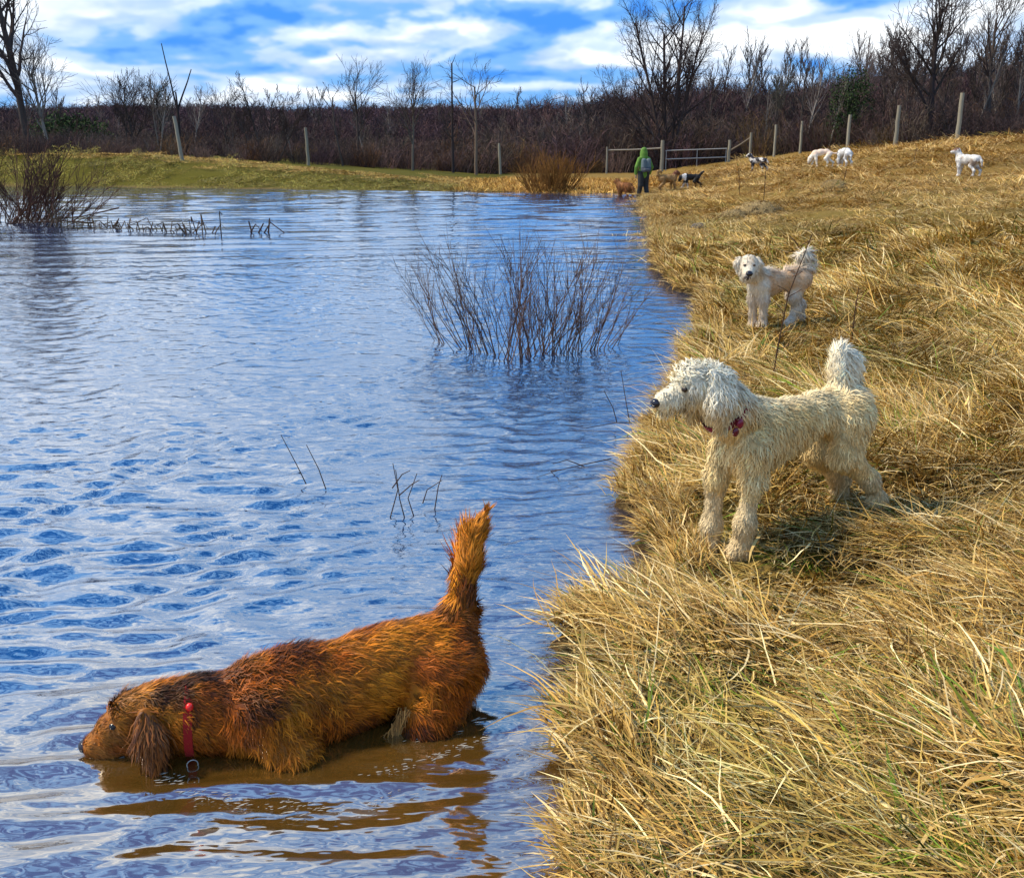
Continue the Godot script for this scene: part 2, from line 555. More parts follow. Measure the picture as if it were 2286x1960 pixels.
# ------------------------------------------------------------------ grass
func tuft_into(mb: MB, at: Transform3D, tint: Color, blades: int, ln: float, wd: float, spread: float, kind: int, n := 4) -> void:
	# kind 0: bent over, 1: standing stalks, 2: lying flat
	for b in blades:
		var a := gauss() * (0.42 if kind == 0 else (1.6 if kind == 1 else 0.50))
		if rng.randf() < 0.06: a += gauss() * 1.5
		var e := rng.randf_range(0.25, 1.05) if kind == 0 else (rng.randf_range(0.7, 1.5) if kind == 1 else rng.randf_range(0.15, 0.6))
		var d := Vector3(cos(a) * cos(e), sin(e), sin(a) * cos(e))
		var q := Vector3(gauss(), 0, gauss()) * spread + Vector3(0, -0.01, 0)
		var l := ln * rng.randf_range(0.5, 1.25)
		var droop := (rng.randf_range(0.25, 0.75) if kind != 1 else rng.randf_range(0.05, 0.4)) * 2.2 / n
		var w := wd * rng.randf_range(0.45, 1.35)
		var col: Color = STRAW[rng.randi() % 6]
		if rng.randf() < 0.05: col = Color(0.12, 0.17, 0.02)
		col = col * tint * rng.randf_range(0.75, 1.3)
		var side := (at.basis * (Vector3(-sin(a), 0, cos(a)) + Vector3(gauss(), gauss(), gauss()) * 0.35)).normalized()
		var nn := (Vector3(0, 1, 0) + Vector3(gauss(), gauss(), gauss()) * 0.3).normalized()
		var first := mb.v.size()
		for i in n + 1:
			var p := at * q
			if i < n:
				var ww := w * (1.0 - 0.7 * float(i) / n)
				mb.v.push_back(p - side * ww); mb.v.push_back(p + side * ww)
				mb.n.push_back(nn); mb.n.push_back(nn); mb.c.push_back(col); mb.c.push_back(col)
			else:
				mb.v.push_back(p); mb.n.push_back(nn); mb.c.push_back(col)
			q += d * l / n
			if q.y < 0.004: q.y = 0.004
			d = (d + Vector3(gauss() * 0.10, -droop * 0.55, gauss() * 0.14)).normalized()
			if q.y < 0.012: d = (d + Vector3(0, 0.35, 0)).normalized()
		for i in n - 1:
			var f := first + i * 2
			mb.tri(f, f + 1, f + 2); mb.tri(f + 1, f + 3, f + 2)
		var t := first + (n - 1) * 2
		mb.tri(t, t + 1, t + 2)

func noise(freq: float, oct: int, seed_: int) -> FastNoiseLite:
	var f := FastNoiseLite.new()
	f.noise_type = FastNoiseLite.TYPE_SIMPLEX_SMOOTH
	f.frequency = freq
	f.fractal_type = FastNoiseLite.FRACTAL_FBM if oct > 1 else FastNoiseLite.FRACTAL_NONE
	f.fractal_octaves = oct
	f.seed = seed_
	return f

func _ready() -> void:
	rng.seed = 7
	fn_a = noise(1.0, 3, 3)
	fn_b = noise(1.0, 3, 11)
	fn_s = noise(1.0, 5, 21)

	# ---- camera, sky, sun, exposure
	var cam := Camera3D.new()
	cam.name = "camera"
	add_child(cam)
	cam.position = Vector3(0, 1.52, 0)
	cam.rotation_degrees = Vector3(-16.053, 0, 0)
	cam.fov = 47.906
	cam.near = 0.05
	cam.far = 3000.0
	cam.current = true
	var we := WorldEnvironment.new()
	we.name = "world"
	var env := Environment.new()
	env.background_mode = Environment.BG_SKY
	env.sky = make_sky()
	env.tonemap_mode = Environment.TONE_MAPPER_LINEAR
	env.tonemap_exposure = 1.34
	env.sdfgi_enabled = true
	env.ssao_enabled = true
	env.ssil_enabled = true
	we.environment = env
	add_child(we)
	var sun := DirectionalLight3D.new()
	sun.name = "sun"
	add_child(sun)
	sun.look_at_from_position(Vector3(-7.0, 9.0, -0.2), Vector3.ZERO)
	sun.light_color = Color(1.0, 0.93, 0.80)
	sun.light_energy = 1.3
	sun.light_angular_distance = 8.0
	sun.shadow_enabled = true

	make_materials()
	make_land()
	make_water()
	make_wood()
	make_trees()
	make_fence()
	make_shrubs()
	make_golden()
	make_doodle()
	make_cream()
	make_far_dogs()
	make_person()
	make_grass()
	make_small_things()

func make_materials() -> void:
	M.bark = mat(Color(1, 1, 1), 0.95, 0.2)
	M.grass = mat(Color(1, 1, 1), 0.7, 0.3)
	M.fur = mat(Color(1, 1, 1), 0.55, 0.4)
	M.wet = mat(Color(1, 1, 1), 0.46, 0.32)
	M.plain = mat(Color(1, 1, 1), 0.8, 0.4)
	M.shiny = mat(Color(1, 1, 1), 0.15, 0.5)
	M.metal = mat(Color(1, 1, 1), 0.45, 0.5)
	M.metal.metallic = 0.7
	M.ground = mat(Color(1, 1, 1), 1.0, 0.2)
	var nt := NoiseTexture2D.new()
	nt.width = 512; nt.height = 512
	nt.seamless = true
	nt.noise = noise(0.03, 5, 5)
	M.ground.heightmap_enabled = true
	M.ground.heightmap_texture = nt
	M.ground.heightmap_scale = 4.0
	M.ground.uv1_triplanar = true
	M.ground.uv1_world_triplanar = true
	M.ground.uv1_scale = Vector3(1.2, 1.2, 1.2)
	# murky pond water: a mirror for the sky over a brown body
	var w := StandardMaterial3D.new()
	w.albedo_color = Color(1, 1, 1)
	w.vertex_color_use_as_albedo = true
	w.roughness = 0.02
	w.metallic_specular = 1.0
	w.albedo_color.a = 0.93
	w.refraction_enabled = true
	w.refraction_scale = 0.14
	w.clearcoat_enabled = true
	w.clearcoat = 0.7
	w.clearcoat_roughness = 0.02
	var rp := NoiseTexture2D.new()
	rp.width = 512; rp.height = 512
	rp.seamless = true
	rp.noise = noise(0.022, 3, 9)
	w.heightmap_enabled = true
	w.heightmap_texture = rp
	w.heightmap_scale = 0.45
	w.uv1_triplanar = true
	w.uv1_world_triplanar = true
	w.uv1_scale = Vector3(0.42, 1, 1.15)
	M.water = w

func sheet(xs: Callable, rows: Array, cols: int, hf: Callable, paint: Callable) -> MB:
	var mb := MB.new()
	for j in rows.size():
		for i in cols:
			var x: float = xs.call(i, rows[j])
			mb.v.push_back(Vector3(x, hf.call(x, rows[j]), rows[j]))
	mb.n.resize(mb.v.size())
	for j in rows.size():
		for i in cols:
			var a := j * cols + i
			var dx := mb.v[j * cols + mini(i + 1, cols - 1)] - mb.v[j * cols + maxi(i - 1, 0)]
			var dz := mb.v[mini(j + 1, rows.size() - 1) * cols + i] - mb.v[maxi(j - 1, 0) * cols + i]
			var nn := dx.cross(dz).normalized()
			mb.n[a] = nn if nn.y > 0 else -nn
			mb.c.push_back(paint.call(mb.v[a]))
	for j in rows.size() - 1:
		for i in cols - 1:
			var a := j * cols + i
			mb.tri(a, a + cols, a + 1); mb.tri(a + 1, a + cols, a + cols + 1)
	return mb

func make_land() -> void:
	var rows := []
	var z := 8.0
	while z > -900.0:
		rows.append(z)
		z -= 0.5 if z > 0.5 else maxf(0.04, (0.5 - z) * 0.012)
	var n := 241
	var xs := func(i: int, zz: float) -> float:
		var t := (i - 110) / 110.0
		return foot(zz) + signf(t) * (0.9 * absf(t) + 0.002 * (exp(absf(t) * 13.0 * (1.0 if absf(t) < 1.0 else 1.0)) - 1.0))
	var paint := func(p: Vector3) -> Color:
		if p.y < 0.0:
			return Color(0.13, 0.085, 0.032).lerp(Color(0.20, 0.14, 0.06), 0.5 + 0.5 * fn_a.get_noise_2d(p.x * 1.5, p.z * 1.5))
		if p.z < -84.0 or (p.z < -58.0 and p.x > 24.0) or p.x > 60.0:
			return Color(0.055, 0.040, 0.030)
		var t := 0.5 + 0.6 * fn_a.get_noise_2d(p.x * 0.8, p.z * 0.8)
		var c := Color(0.20, 0.125, 0.036).lerp(Color(0.15, 0.12, 0.03), clampf(t, 0, 1))
		if p.y < 0.06 and p.z > -40.0: c = Color(0.060, 0.038, 0.018)   # wet mud at the water's edge
		if p.z < -14.0: c = c.lerp(Color(0.24, 0.15, 0.04), sstep(-14.0, -30.0, p.z))
		if p.z < -43.0 and p.x < 0.0: c = Color(0.085, 0.080, 0.012).lerp(Color(0.11, 0.092, 0.018), clampf(t, 0, 1))
		return c
	var hf := func(x: float, zz: float) -> float: return ground(x, zz)
	tag(put("ground", sheet(xs, rows, n, hf, paint), M.ground), "grassy ground with the brown bed of the pond", "", "", "structure")
	# the far wooded ridge beyond the left end of the pond
	var hr := []
	for j in 14: hr.append(-330.0 - j * 22.0)
	var hx := func(i: int, _z: float) -> float: return -520.0 + i * 7.0
	var hh := func(x: float, zz: float) -> float:
		return -4.0 + 26.0 * sstep(-330.0, -520.0, zz) * (0.90 + 0.16 * fn_a.get_noise_2d(x * 0.006, 3.0)) + fn_a.get_noise_2d(x * 0.09, zz * 0.09) * 1.6
	var hp := func(p: Vector3) -> Color: return Color(0.085, 0.062, 0.062).lerp(Color(0.12, 0.075, 0.075), 0.5 + 0.7 * fn_a.get_noise_2d(p.x * 0.03, p.z * 0.03))
	tag(put("hills", sheet(hx, hr, 150, hh, hp), M.ground), "far brown wooded ridge behind the left end of the pond", "", "", "structure")

func make_water() -> void:
	var n1 := noise(1.0, 1, 43)
	var n2 := noise(1.0, 1, 32)
	var n3 := noise(1.0, 2, 33)
	var rows := []
	var z := 1.2
	while z > -62.0:
		rows.append(z)
		z -= 0.05 if z > -1.0 else maxf(0.011, -z * 0.006)
	var cols := 480
	var xs := func(i: int, zz: float) -> float:
		var t := i / 479.0
		var near := maxf(-zz, 1.2)
		var right := foot(zz) + 0.35 + near * 0.01
		var left := -(1.6 + near * 0.72)
		return lerpf(left, right, t)
	var hf := func(x: float, zz: float) -> float:
		var l := x * 0.98 - zz * 0.17
		var w := zz * 0.98 + x * 0.20
		var dist := sqrt(x * x + zz * zz)
		var d := foot(zz) - x
		var calm := clampf(0.30 + d * 0.42, 0.25, 1.0)
		if dist > 7.0: calm = minf(calm, 0.75)
		var warp := n3.get_noise_2d(x * 0.7, zz * 0.7)
		var h := 0.0
		var bold := 1.0 + 0.75 * sstep(0.9, 2.2, d) * (1.0 - sstep(4.0, 6.5, dist))
		h += 0.0125 * bold * n1.get_noise_2d(l * 2.9 + warp, w * 7.6 + warp * 0.8) * calm * (1.0 - sstep(8.0, 20.0, dist) * 0.8)
		if dist < 16.0:
			h += 0.0054 * n2.get_noise_2d(l * 5.0, w * 14.0 + warp) * calm * (0.25 + 0.75 * sstep(2.0, 3.4, dist))
		if dist < 7.0:
			h += 0.0016 * n2.get_noise_2d(l * 9.0 + 40.0, w * 23.0) * (0.4 + calm * 0.6) * sstep(1.9, 3.0, dist)
		h += 0.034 * n3.get_noise_2d(l * 0.30, w * 1.15) * sstep(9.0, 22.0, dist)
		# rings that spread from the wading dog
		var q := Vector2(x + 0.62, (zz + 2.36) * 1.55)
		var along := clampf(q.x, -0.30, 0.48)
		var r := Vector2(q.x - along, q.y).length()
		if r < 1.4 and dist < 6.0:
			h += 0.007 * sin(r * 42.0) * exp(-r * 3.6) * sstep(0.05, 0.2, r)
		return h
	# clear blue over deep water, brown with stirred up mud round the wading dog and along the bank
	var paint := func(p: Vector3) -> Color:
		var q := Vector2(p.x + 0.55, (p.z + 2.15) * 1.15)
		q.x -= clampf(q.x, -0.45, 0.45)
		var wob := fn_a.get_noise_2d(p.x * 1.6, p.z * 2.4)
		var mud := 1.0 - sstep(0.25, 1.15, q.length() + wob * 0.35)
		var shore := (1.0 - sstep(0.0, 1.1, foot(p.z) - p.x + wob * 0.4)) * (1.0 - sstep(3.0, 7.0, -p.z))
		mud = maxf(mud, maxf(shore * 0.55, 0.75 * (1.0 - sstep(1.5, 2.3, -p.z + wob * 0.3))))
		return Color(0.004, 0.028, 0.088).lerp(Color(0.085, 0.047, 0.011), mud)
	tag(put("water", sheet(xs, rows, cols, hf, paint), M.water), "rippled pond water that mirrors the clouds", "", "", "structure")

func make_wood() -> void:
	var cols := [[Color(0.066, 0.046, 0.044), Color(0.098, 0.066, 0.060)], [Color(0.056, 0.046, 0.042), Color(0.095, 0.075, 0.062)], [Color(0.082, 0.050, 0.044), Color(0.068, 0.048, 0.054)]]
	var meshes := []
	for k in 3:
		meshes.append(thicket_mesh(100 + k, 46, 1.0, 0.34, cols[k][0], cols[k][1], 0.009).mesh())
	var sets := [[], [], []]
	var tint := [[], [], []]
	rng.seed = 501
	var tries := 0
	var made := 0
	while made < 6400 and tries < 50000:
		tries += 1
		var zz := -rng.randf_range(54.0, 175.0)
		var x := rng.randf_range(-0.75, 0.85) * -zz
		# outside the fence only
		var line := table([-60.0, -17.0, -12.3, -0.9, 12.0, 19.0, 21.5, 25.5, 90.0], [-52.0, -55.5, -64.5, -80.0, -84.0, -83.0, -80.0, -59.5, -55.0], x)
		if zz > line: continue
		var front := zz > line - 12.0
		var slope := table([-0.52, -0.42, -0.2, -0.14, -0.07, -0.04, 0.0, 0.07, 0.1, 0.15, 0.2, 0.26, 0.3, 0.33, 0.38, 0.43, 0.52], [0.053, 0.045, 0.043, 0.041, 0.042, 0.047, 0.050, 0.056, 0.061, 0.065, 0.069, 0.061, 0.069, 0.075, 0.077, 0.082, 0.09], x / -zz)
		var hgt := clampf(1.52 + slope * -zz - ground(x, zz), 1.6, 9.0) * lerpf(0.66, 1.0, sstep(8.0, 40.0, line - zz)) * rng.randf_range(0.55, 1.0) * (0.92 + 0.55 * fn_a.get_noise_2d(x * 0.16, zz * 0.10)) * (0.9 if x < -4.0 else 1.0)
		if rng.randf() < 0.06: hgt *= 1.25
		var k := rng.randi() % 3
		var b := Basis(Vector3.UP, rng.randf() * TAU).scaled(Vector3(hgt * rng.randf_range(0.8, 1.3), hgt, hgt * rng.randf_range(0.8, 1.3)))
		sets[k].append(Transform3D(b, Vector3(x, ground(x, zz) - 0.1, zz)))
		var v := rng.randf_range(0.75, 1.25)
		var tone := Color(v * rng.randf_range(0.95, 1.15), v, v * rng.randf_range(0.85, 1.1))
		var patch := fn_b.get_noise_2d(x * 0.10, zz * 0.10 + 9.0)
		if patch > 0.12: tone = Color(v * 1.55, v * 1.5, v * 1.35)
		elif patch < -0.2: tone = Color(v * 0.62, v * 0.62, v * 0.66)
		if front and rng.randf() < 0.12: tone = Color(v * 1.7, v * 1.35, v * 0.7)
		if zz < line - 26.0: tone *= Color(0.90, 0.80, 0.92)   # haze painted into the farther brush: darker, purplish tint by distance
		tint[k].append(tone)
		made += 1
	for k in 3:
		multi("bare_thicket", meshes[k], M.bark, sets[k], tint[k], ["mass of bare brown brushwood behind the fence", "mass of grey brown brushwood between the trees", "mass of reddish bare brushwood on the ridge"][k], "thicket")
	# slim bare saplings among the brush
	for k in 3:
		rng.seed = 150 + k
		var tr := MB.new()
		grow(tr, tr, Vector3.ZERO, Vector3(gauss() * 0.06, 1, gauss() * 0.06).normalized(), 5.0, 0.06, 0, {"levels": 2, "kids": [16, 9], "bare": 0.3, "angle": 0.5, "ratio": 0.36, "wander": 0.12, "up": 0.1, "thin": 0.014, "bark": Color(0.24, 0.21, 0.18) if k == 0 else Color(0.07, 0.055, 0.05), "twig": Color(0.07, 0.05, 0.045)})
		var at := []
		var tc := []
		while at.size() < 80:
			var zz := -rng.randf_range(57.0, 130.0)
			var x := rng.randf_range(-0.6, 0.62) * -zz
			var line := table([-60.0, -17.0, -12.3, -0.9, 12.0, 19.0, 21.5, 25.5, 90.0], [-54.0, -58.5, -66.5, -82.0, -86.0, -85.0, -82.0, -62.5, -58.0], x)
			if zz > line: continue
			if x < 4.0 and rng.randf() < 0.72: continue
			var h := rng.randf_range(0.45, 1.0) * (1.0 + 0.4 * sstep(70.0, 120.0, -zz)) * (1.3 if x > 15.0 else 0.92)
			at.append(Transform3D(Basis(Vector3.UP, rng.randf() * TAU).scaled(Vector3(h, h, h)), on_ground(x, zz, 0.1)))
			var v := rng.randf_range(0.7, 1.4)
			tc.append(Color(v, v, v))
		multi("bare_sapling", tr.mesh(), M.bark, at, tc, ["thin pale barked saplings scattered through the brushwood", "thin dark saplings scattered through the brushwood", "slim brown saplings rising from the brushwood"][k], "sapling")
	# bare woods on the far ridge
	var far := []
	var ft := []
	for i in 1500:
		var zz := -rng.randf_range(400.0, 530.0)
		var x := rng.randf_range(-420.0, 60.0)
		var y := -4.0 + 26.0 * sstep(-330.0, -520.0, zz) * (0.90 + 0.16 * fn_a.get_noise_2d(x * 0.006, 3.0)) + fn_a.get_noise_2d(x * 0.09, zz * 0.09) * 1.6
		var hgt := rng.randf_range(4.0, 7.5)
		far.append(Transform3D(Basis(Vector3.UP, rng.randf() * TAU).scaled(Vector3(hgt * 1.6, hgt, hgt * 1.6)), Vector3(x, y - 1.0, zz)))
		var v := rng.randf_range(1.0, 1.5)
		ft.append(Color(v * 1.1, v, v * 1.12))
	multi("far_woodland", thicket_mesh(140, 40, 1.0, 0.4, cols[0][0], cols[2][1], 0.02).mesh(), M.bark, far, ft, "distant leafless woodland on the far ridge", "woodland")
	# small evergreen bushes
	var ev := [["low dark evergreen bush beside the pale trunked tree at far left", -28.3, -66.0, 2.6, 2.7], ["dark evergreen shrub standing tall by the pale fan shaped tree", 24.5, -75.0, 5.6, 1.7]]
	for e in ev:
		rng.seed = 77 + int(e[3] * 10)
		var root := base("evergreen_bush", on_ground(e[1], e[2]))
		tag(root, e[0], "bush")
		var lf := MB.new()
		for i in 2600:
			var u := Vector3(gauss(), gauss(), gauss()).normalized() * pow(rng.randf(), 0.4)
			var bump := 1.0 + 0.35 * fn_a.get_noise_3d(u.x * 2.0 + e[1], u.y * 2.0, u.z * 2.0)
			var p := Vector3(u.x * e[4] * bump, e[3] * 0.5 * (1.0 + u.y * bump), u.z * e[4] * 0.8 * bump)
			var d := Vector3(gauss(), gauss() + 0.4, gauss()).normalized()
			var s := d.cross(Vector3(gauss(), gauss(), gauss())).normalized()
			lf.ribbon([p, p + d * 0.1, p + d * 0.22], 0.05, s, s.cross(d), Color(0.035, 0.055, 0.022) * rng.randf_range(0.6, 1.5))
		put("foliage", lf, M.bark, root)
		var st := MB.new()
		st.tube([Vector3.ZERO, Vector3(0.05, e[3] * 0.4, 0), Vector3(0, e[3] * 0.8, 0.05)], [0.12, 0.09, 0.03], 6, Color(0.07, 0.05, 0.04))
		put("trunk", st, M.bark, root)

func make_trees() -> void:
	var pale := Color(0.22, 0.19, 0.15)
	var dark := Color(0.042, 0.034, 0.032)
	# left of the pond
	tree("bare_tree", "tall bare tree at the left edge whose limbs leave the frame", Vector3(-28.2, 1.3, -60), 13.0, 0.30, 1, {"kids": [15, 8, 7], "bare": 0.3, "angle": 0.75, "ratio": 0.5})
	tree("bare_tree", "pale trunked bare tree with an oval crown at far left", Vector3(-26.6, 1.3, -59), 7.3, 0.17, 2, {"bark": pale, "kids": [13, 6, 6], "bare": 0.32, "ratio": 0.66, "angle": 0.62})
	tree("bare_tree", "low broad leafless tree left of the forked dead snag", Vector3(-24.3, 1.2, -66), 5.6, 0.15, 3, {"kids": [13, 7, 7], "bare": 0.2, "angle": 0.85, "ratio": 0.75})
	tree("bare_tree", "small thick crowned tree close left of the forked dead snag", Vector3(-22.7, 1.2, -67), 5.7, 0.13, 4, {"kids": [12, 6, 6], "bare": 0.3, "ratio": 0.62, "twig": Color(0.05, 0.055, 0.035)})
	tree("dead_snag", "dead forked snag with two bare prongs above the brush", Vector3(-21.4, 1.1, -66), 7.1, 0.14, 5, {"kids": [0, 0, 0], "bark": dark, "wander": 0.08}, [[Vector3(0, 0, 0), Vector3(0.06, 1, 0), 0.75, 1.0], [Vector3(0.2, 3.9, 0), Vector3(-0.22, 1, 0), 0.72, 0.55], [Vector3(0.2, 3.9, 0), Vector3(0.42, 1, 0), 0.48, 0.6]])
	tree("bare_tree", "thin sparse tree right of the forked dead snag", Vector3(-18.6, 1.0, -67), 5.0, 0.10, 6, {"kids": [11, 6, 5], "angle": 0.75, "ratio": 0.66})
	tree("bare_tree", "many stemmed bare tree rising above the brush left of centre", Vector3(-16.0, 0.9, -66), 5.7, 0.10, 7, {"kids": [9, 6, 5], "bare": 0.3, "ratio": 0.5}, [[Vector3(-0.5, 0, 0), Vector3(-0.35, 1, 0), 0.85, 0.8], [Vector3(0, 0, 0), Vector3(-0.08, 1, 0), 1.0, 1.0], [Vector3(0.4, 0, 0), Vector3(0.16, 1, 0.1), 0.92, 0.9], [Vector3(0.8, 0, 0), Vector3(0.4, 1, 0), 0.85, 0.7], [Vector3(1.2, 0, 0.2), Vector3(0.55, 1, 0), 0.75, 0.7]])
	# middle
	tree("bare_tree", "slim leaning tree at the left side of the middle pair", Vector3(-11.2, 0.6, -68), 6.0, 0.10, 8, {"kids": [7, 4, 4], "bare": 0.35, "ratio": 0.45, "angle": 0.55}, [[Vector3.ZERO, Vector3(-0.14, 1, 0), 1.0, 1.0]])
	tree("bare_tree", "round crowned leafless tree left of the pale trunked middle tree", Vector3(-10.8, 0.6, -72), 7.6, 0.15, 9, {"kids": [11, 6, 6], "bare": 0.40, "ratio": 0.62, "angle": 0.62})
	tree("bare_tree", "wide fan crowned tree on a pale lower trunk in the middle", Vector3(-6.8, 0.4, -70), 7.8, 0.16, 10, {"kids": [15, 7, 6], "bare": 0.36, "ratio": 0.66, "bark": Color(0.13, 0.11, 0.09), "angle": 0.62})
	tree("bare_tree", "straight dark pole of a tree just left of the flaking trunk", Vector3(-4.2, 0.2, -73), 8.0, 0.12, 11, {"kids": [9, 3, 2], "bare": 0.3, "ratio": 0.14, "bark": dark, "angle": 1.0, "wander": 0.03})
	tree("bare_tree", "open crowned tree with pale flaking bark right of the dark pole", Vector3(-2.6, 0.1, -74), 8.2, 0.17, 12, {"kids": [8, 5, 4], "bare": 0.42, "ratio": 0.58, "bark": Color(0.16, 0.12, 0.09), "angle": 0.75})
	# the big one behind the gate
	tree("bare_tree", "big many trunked bare tree behind the metal gate, tallest in view", Vector3(13.1, 0.4, -87), 16.5, 0.25, 13, {"kids": [14, 8, 6], "bare": 0.2, "ratio": 0.46, "angle": 0.75, "bark": Color(0.06, 0.046, 0.042), "wander": 0.075}, [[Vector3(0, 0, 0), Vector3(-0.02, 1, 0), 0.9, 1.1], [Vector3(0.2, 1.0, 0), Vector3(0.14, 1, 0.05), 1.0, 0.9], [Vector3(-0.2, 0.8, 0), Vector3(-0.30, 1, 0), 0.95, 0.85], [Vector3(0.4, 0.6, 0.2), Vector3(0.20, 1, -0.1), 0.9, 0.7], [Vector3(-0.2, 1.0, 0.3), Vector3(-0.85, 0.75, 0.1), 0.52, 0.6], [Vector3(-0.1, 2.0, 0.3), Vector3(-0.7, 0.8, 0.2), 0.56, 0.5]])
	tree("bare_tree", "slender bare tree half hidden left of the big gate tree", Vector3(8.3, 0.4, -92), 9.0, 0.10, 14, {"kids": [9, 5, 4], "bare": 0.4, "ratio": 0.5})
	# right
	tree("bare_tree", "bushy small tree on the ridge left of the evergreen", Vector3(23.4, 1.9, -92), 7.4, 0.13, 15, {"kids": [13, 7, 6], "bare": 0.25, "angle": 0.75, "ratio": 0.62, "twig": Color(0.06, 0.06, 0.045)})
	tree("bare_tree", "pale fan shaped leafless tree beside the tall evergreen", Vector3(26.1, 2.0, -80), 8.8, 0.15, 16, {"kids": [13, 7, 6], "bare": 0.32, "angle": 0.55, "ratio": 0.66, "twig": Color(0.12, 0.09, 0.085)})
	tree("bare_tree", "small dense tree between the pale fan tree and the dark one", Vector3(28.4, 2.2, -76), 6.8, 0.13, 17, {"kids": [12, 6, 6], "bare": 0.25, "ratio": 0.6})
	tree("bare_tree", "large dark spreading tree with a crooked low limb at right", Vector3(25.9, 2.4, -64), 10.4, 0.25, 18, {"kids": [15, 8, 7], "bare": 0.28, "angle": 0.8, "ratio": 0.58, "bark": dark, "twig": Color(0.05, 0.038, 0.036)}, [[Vector3(0, 0, 0), Vector3(-0.03, 1, 0), 1.0, 1.0], [Vector3(-0.1, 1.8, 0.1), Vector3(-0.62, 0.9, 0.1), 0.58, 0.55]])
	tree("bare_tree", "upright tree with steep limbs right of the dark spreading tree", Vector3(30.3, 2.8, -66), 9.6, 0.20, 19, {"kids": [12, 7, 6], "bare": 0.3, "angle": 0.55, "ratio": 0.58})
	tree("bare_tree", "slim many limbed tree second from the right edge", Vector3(32.7, 3.0, -66), 9.8, 0.17, 20, {"kids": [12, 6, 6], "bare": 0.3, "angle": 0.55, "ratio": 0.58})
	tree("bare_tree", "leaning bare tree at the right edge of the view", Vector3(33.3, 3.0, -63), 9.8, 0.18, 21, {"kids": [12, 7, 6], "bare": 0.3, "angle": 0.6, "ratio": 0.5}, [[Vector3.ZERO, Vector3(0.12, 1, 0), 1.0, 1.0], [Vector3(0.1, 0, 0), Vector3(-0.2, 1, 0), 0.8, 0.7]])

func make_fence() -> void:
	var posts := [  # x, z, top, half width, label, lean
		[-17.0, -53.0, 3.41, 0.115, "leaning fence post behind the grassy dam, nearest the forked snag", -0.10],
		[-12.3, -62.0, 3.08, 0.11, "slim fence post at the middle of the grassy dam", -0.03],
		[-0.86, -77.0, 2.34, 0.12, "grey fence post left of the orange shrub", -0.04],
		[7.4, -80.0, 2.11, 0.10, "fence post left of the hooded walker, with a rail", 0.0],
		[11.7, -80.0, 2.60, 0.19, "thick greenish gate post just right of the hooded walker", 0.0],
		[16.9, -80.0, 2.62, 0.15, "weathered grey gate post at the right end of the metal gate", 0.0],
		[18.3, -79.0, 3.15, 0.13, "fence post behind the spotted dog, with a slanting brace", 0.0],
		[19.9, -78.0, 3.70, 0.12, "first fence post right of the spotted dog", 0.0],
		[21.3, -76.0, 3.89, 0.12, "second fence post right of the spotted dog", 0.0],
		[21.5, -66.0, 3.96, 0.13, "fence post directly behind the two white sniffing dogs", 0.0],
		[21.2, -57.0, 4.12, 0.135, "greenish fence post between the sniffing dogs and the lone hound", 0.01],
		[24.6, -57.0, 4.76, 0.15, "tallest fence post, behind the lone hound at right", 0.0]]
	var i := 0
	for p in posts:
		rng.seed = 900 + i
		i += 1
		var y := ground(p[0], p[1]) - 0.4
		var root := base("fence_post", Vector3(p[0], y, p[1]))
		tag(root, p[4], "fence post", "posts of the deer fence round the field")
		var mb := MB.new()
		var hgt: float = p[2] - y
		var pts := []
		var rr := []
		for k in 7:
			pts.append(Vector3(p[5] * hgt * k / 6.0 + gauss() * 0.008, hgt * k / 6.0, gauss() * 0.008))
			rr.append(p[3] * 0.82 * (1.08 - 0.16 * k / 6.0) * rng.randf_range(0.95, 1.05))
		mb.tube(pts, rr, 8, Color(0.27, 0.245, 0.185) * rng.randf_range(0.8, 1.1))
		put("post", mb, M.bark, root)
	var rail := func(a: Vector3, b: Vector3, r: float, label: String, col: Color) -> void:
		var mb := MB.new()
		var o := base("fence_rail", a)
		mb.tube([Vector3.ZERO, (b - a) * 0.5 + Vector3(0, -0.03, 0), b - a], [r, r * 0.9, r], 6, col)
		tag(o, label, "rail")
		put("rail", mb, M.bark, o)
	rail.call(Vector3(7.5, 1.85, -80), Vector3(11.55, 2.0, -80), 0.06, "weathered top rail running behind the walker's hood", Color(0.30, 0.26, 0.2))
	rail.call(Vector3(17.0, 1.85, -79.95), Vector3(18.25, 2.75, -79.05), 0.07, "slanting brace rail between the last two posts by the gate", Color(0.16, 0.13, 0.10))
	var gate := base("metal_gate", Vector3(11.95, 0.2, -79.9))
	tag(gate, "grey metal field gate with two rails between the gate posts", "gate")
	var L := 4.75
	for r in [[0.0, 1.62, 1.78], [0.0, 0.98, 1.14]]:
		var mb := MB.new()
		mb.tube([Vector3(0, r[1], 0), Vector3(L, r[2], 0)], [0.038, 0.038], 8, Color(0.30, 0.30, 0.29))
		put("rail", mb, M.plain, gate)
	for u in [[0.05, 0.0, 1.62], [2.45, 0.02, 1.70], [4.7, 0.05, 1.78]]:
		var mb := MB.new()
		mb.tube([Vector3(u[0], u[1], 0), Vector3(u[0], u[2], 0)], [0.034, 0.034], 8, Color(0.26, 0.26, 0.25))
		put("upright", mb, M.plain, gate)

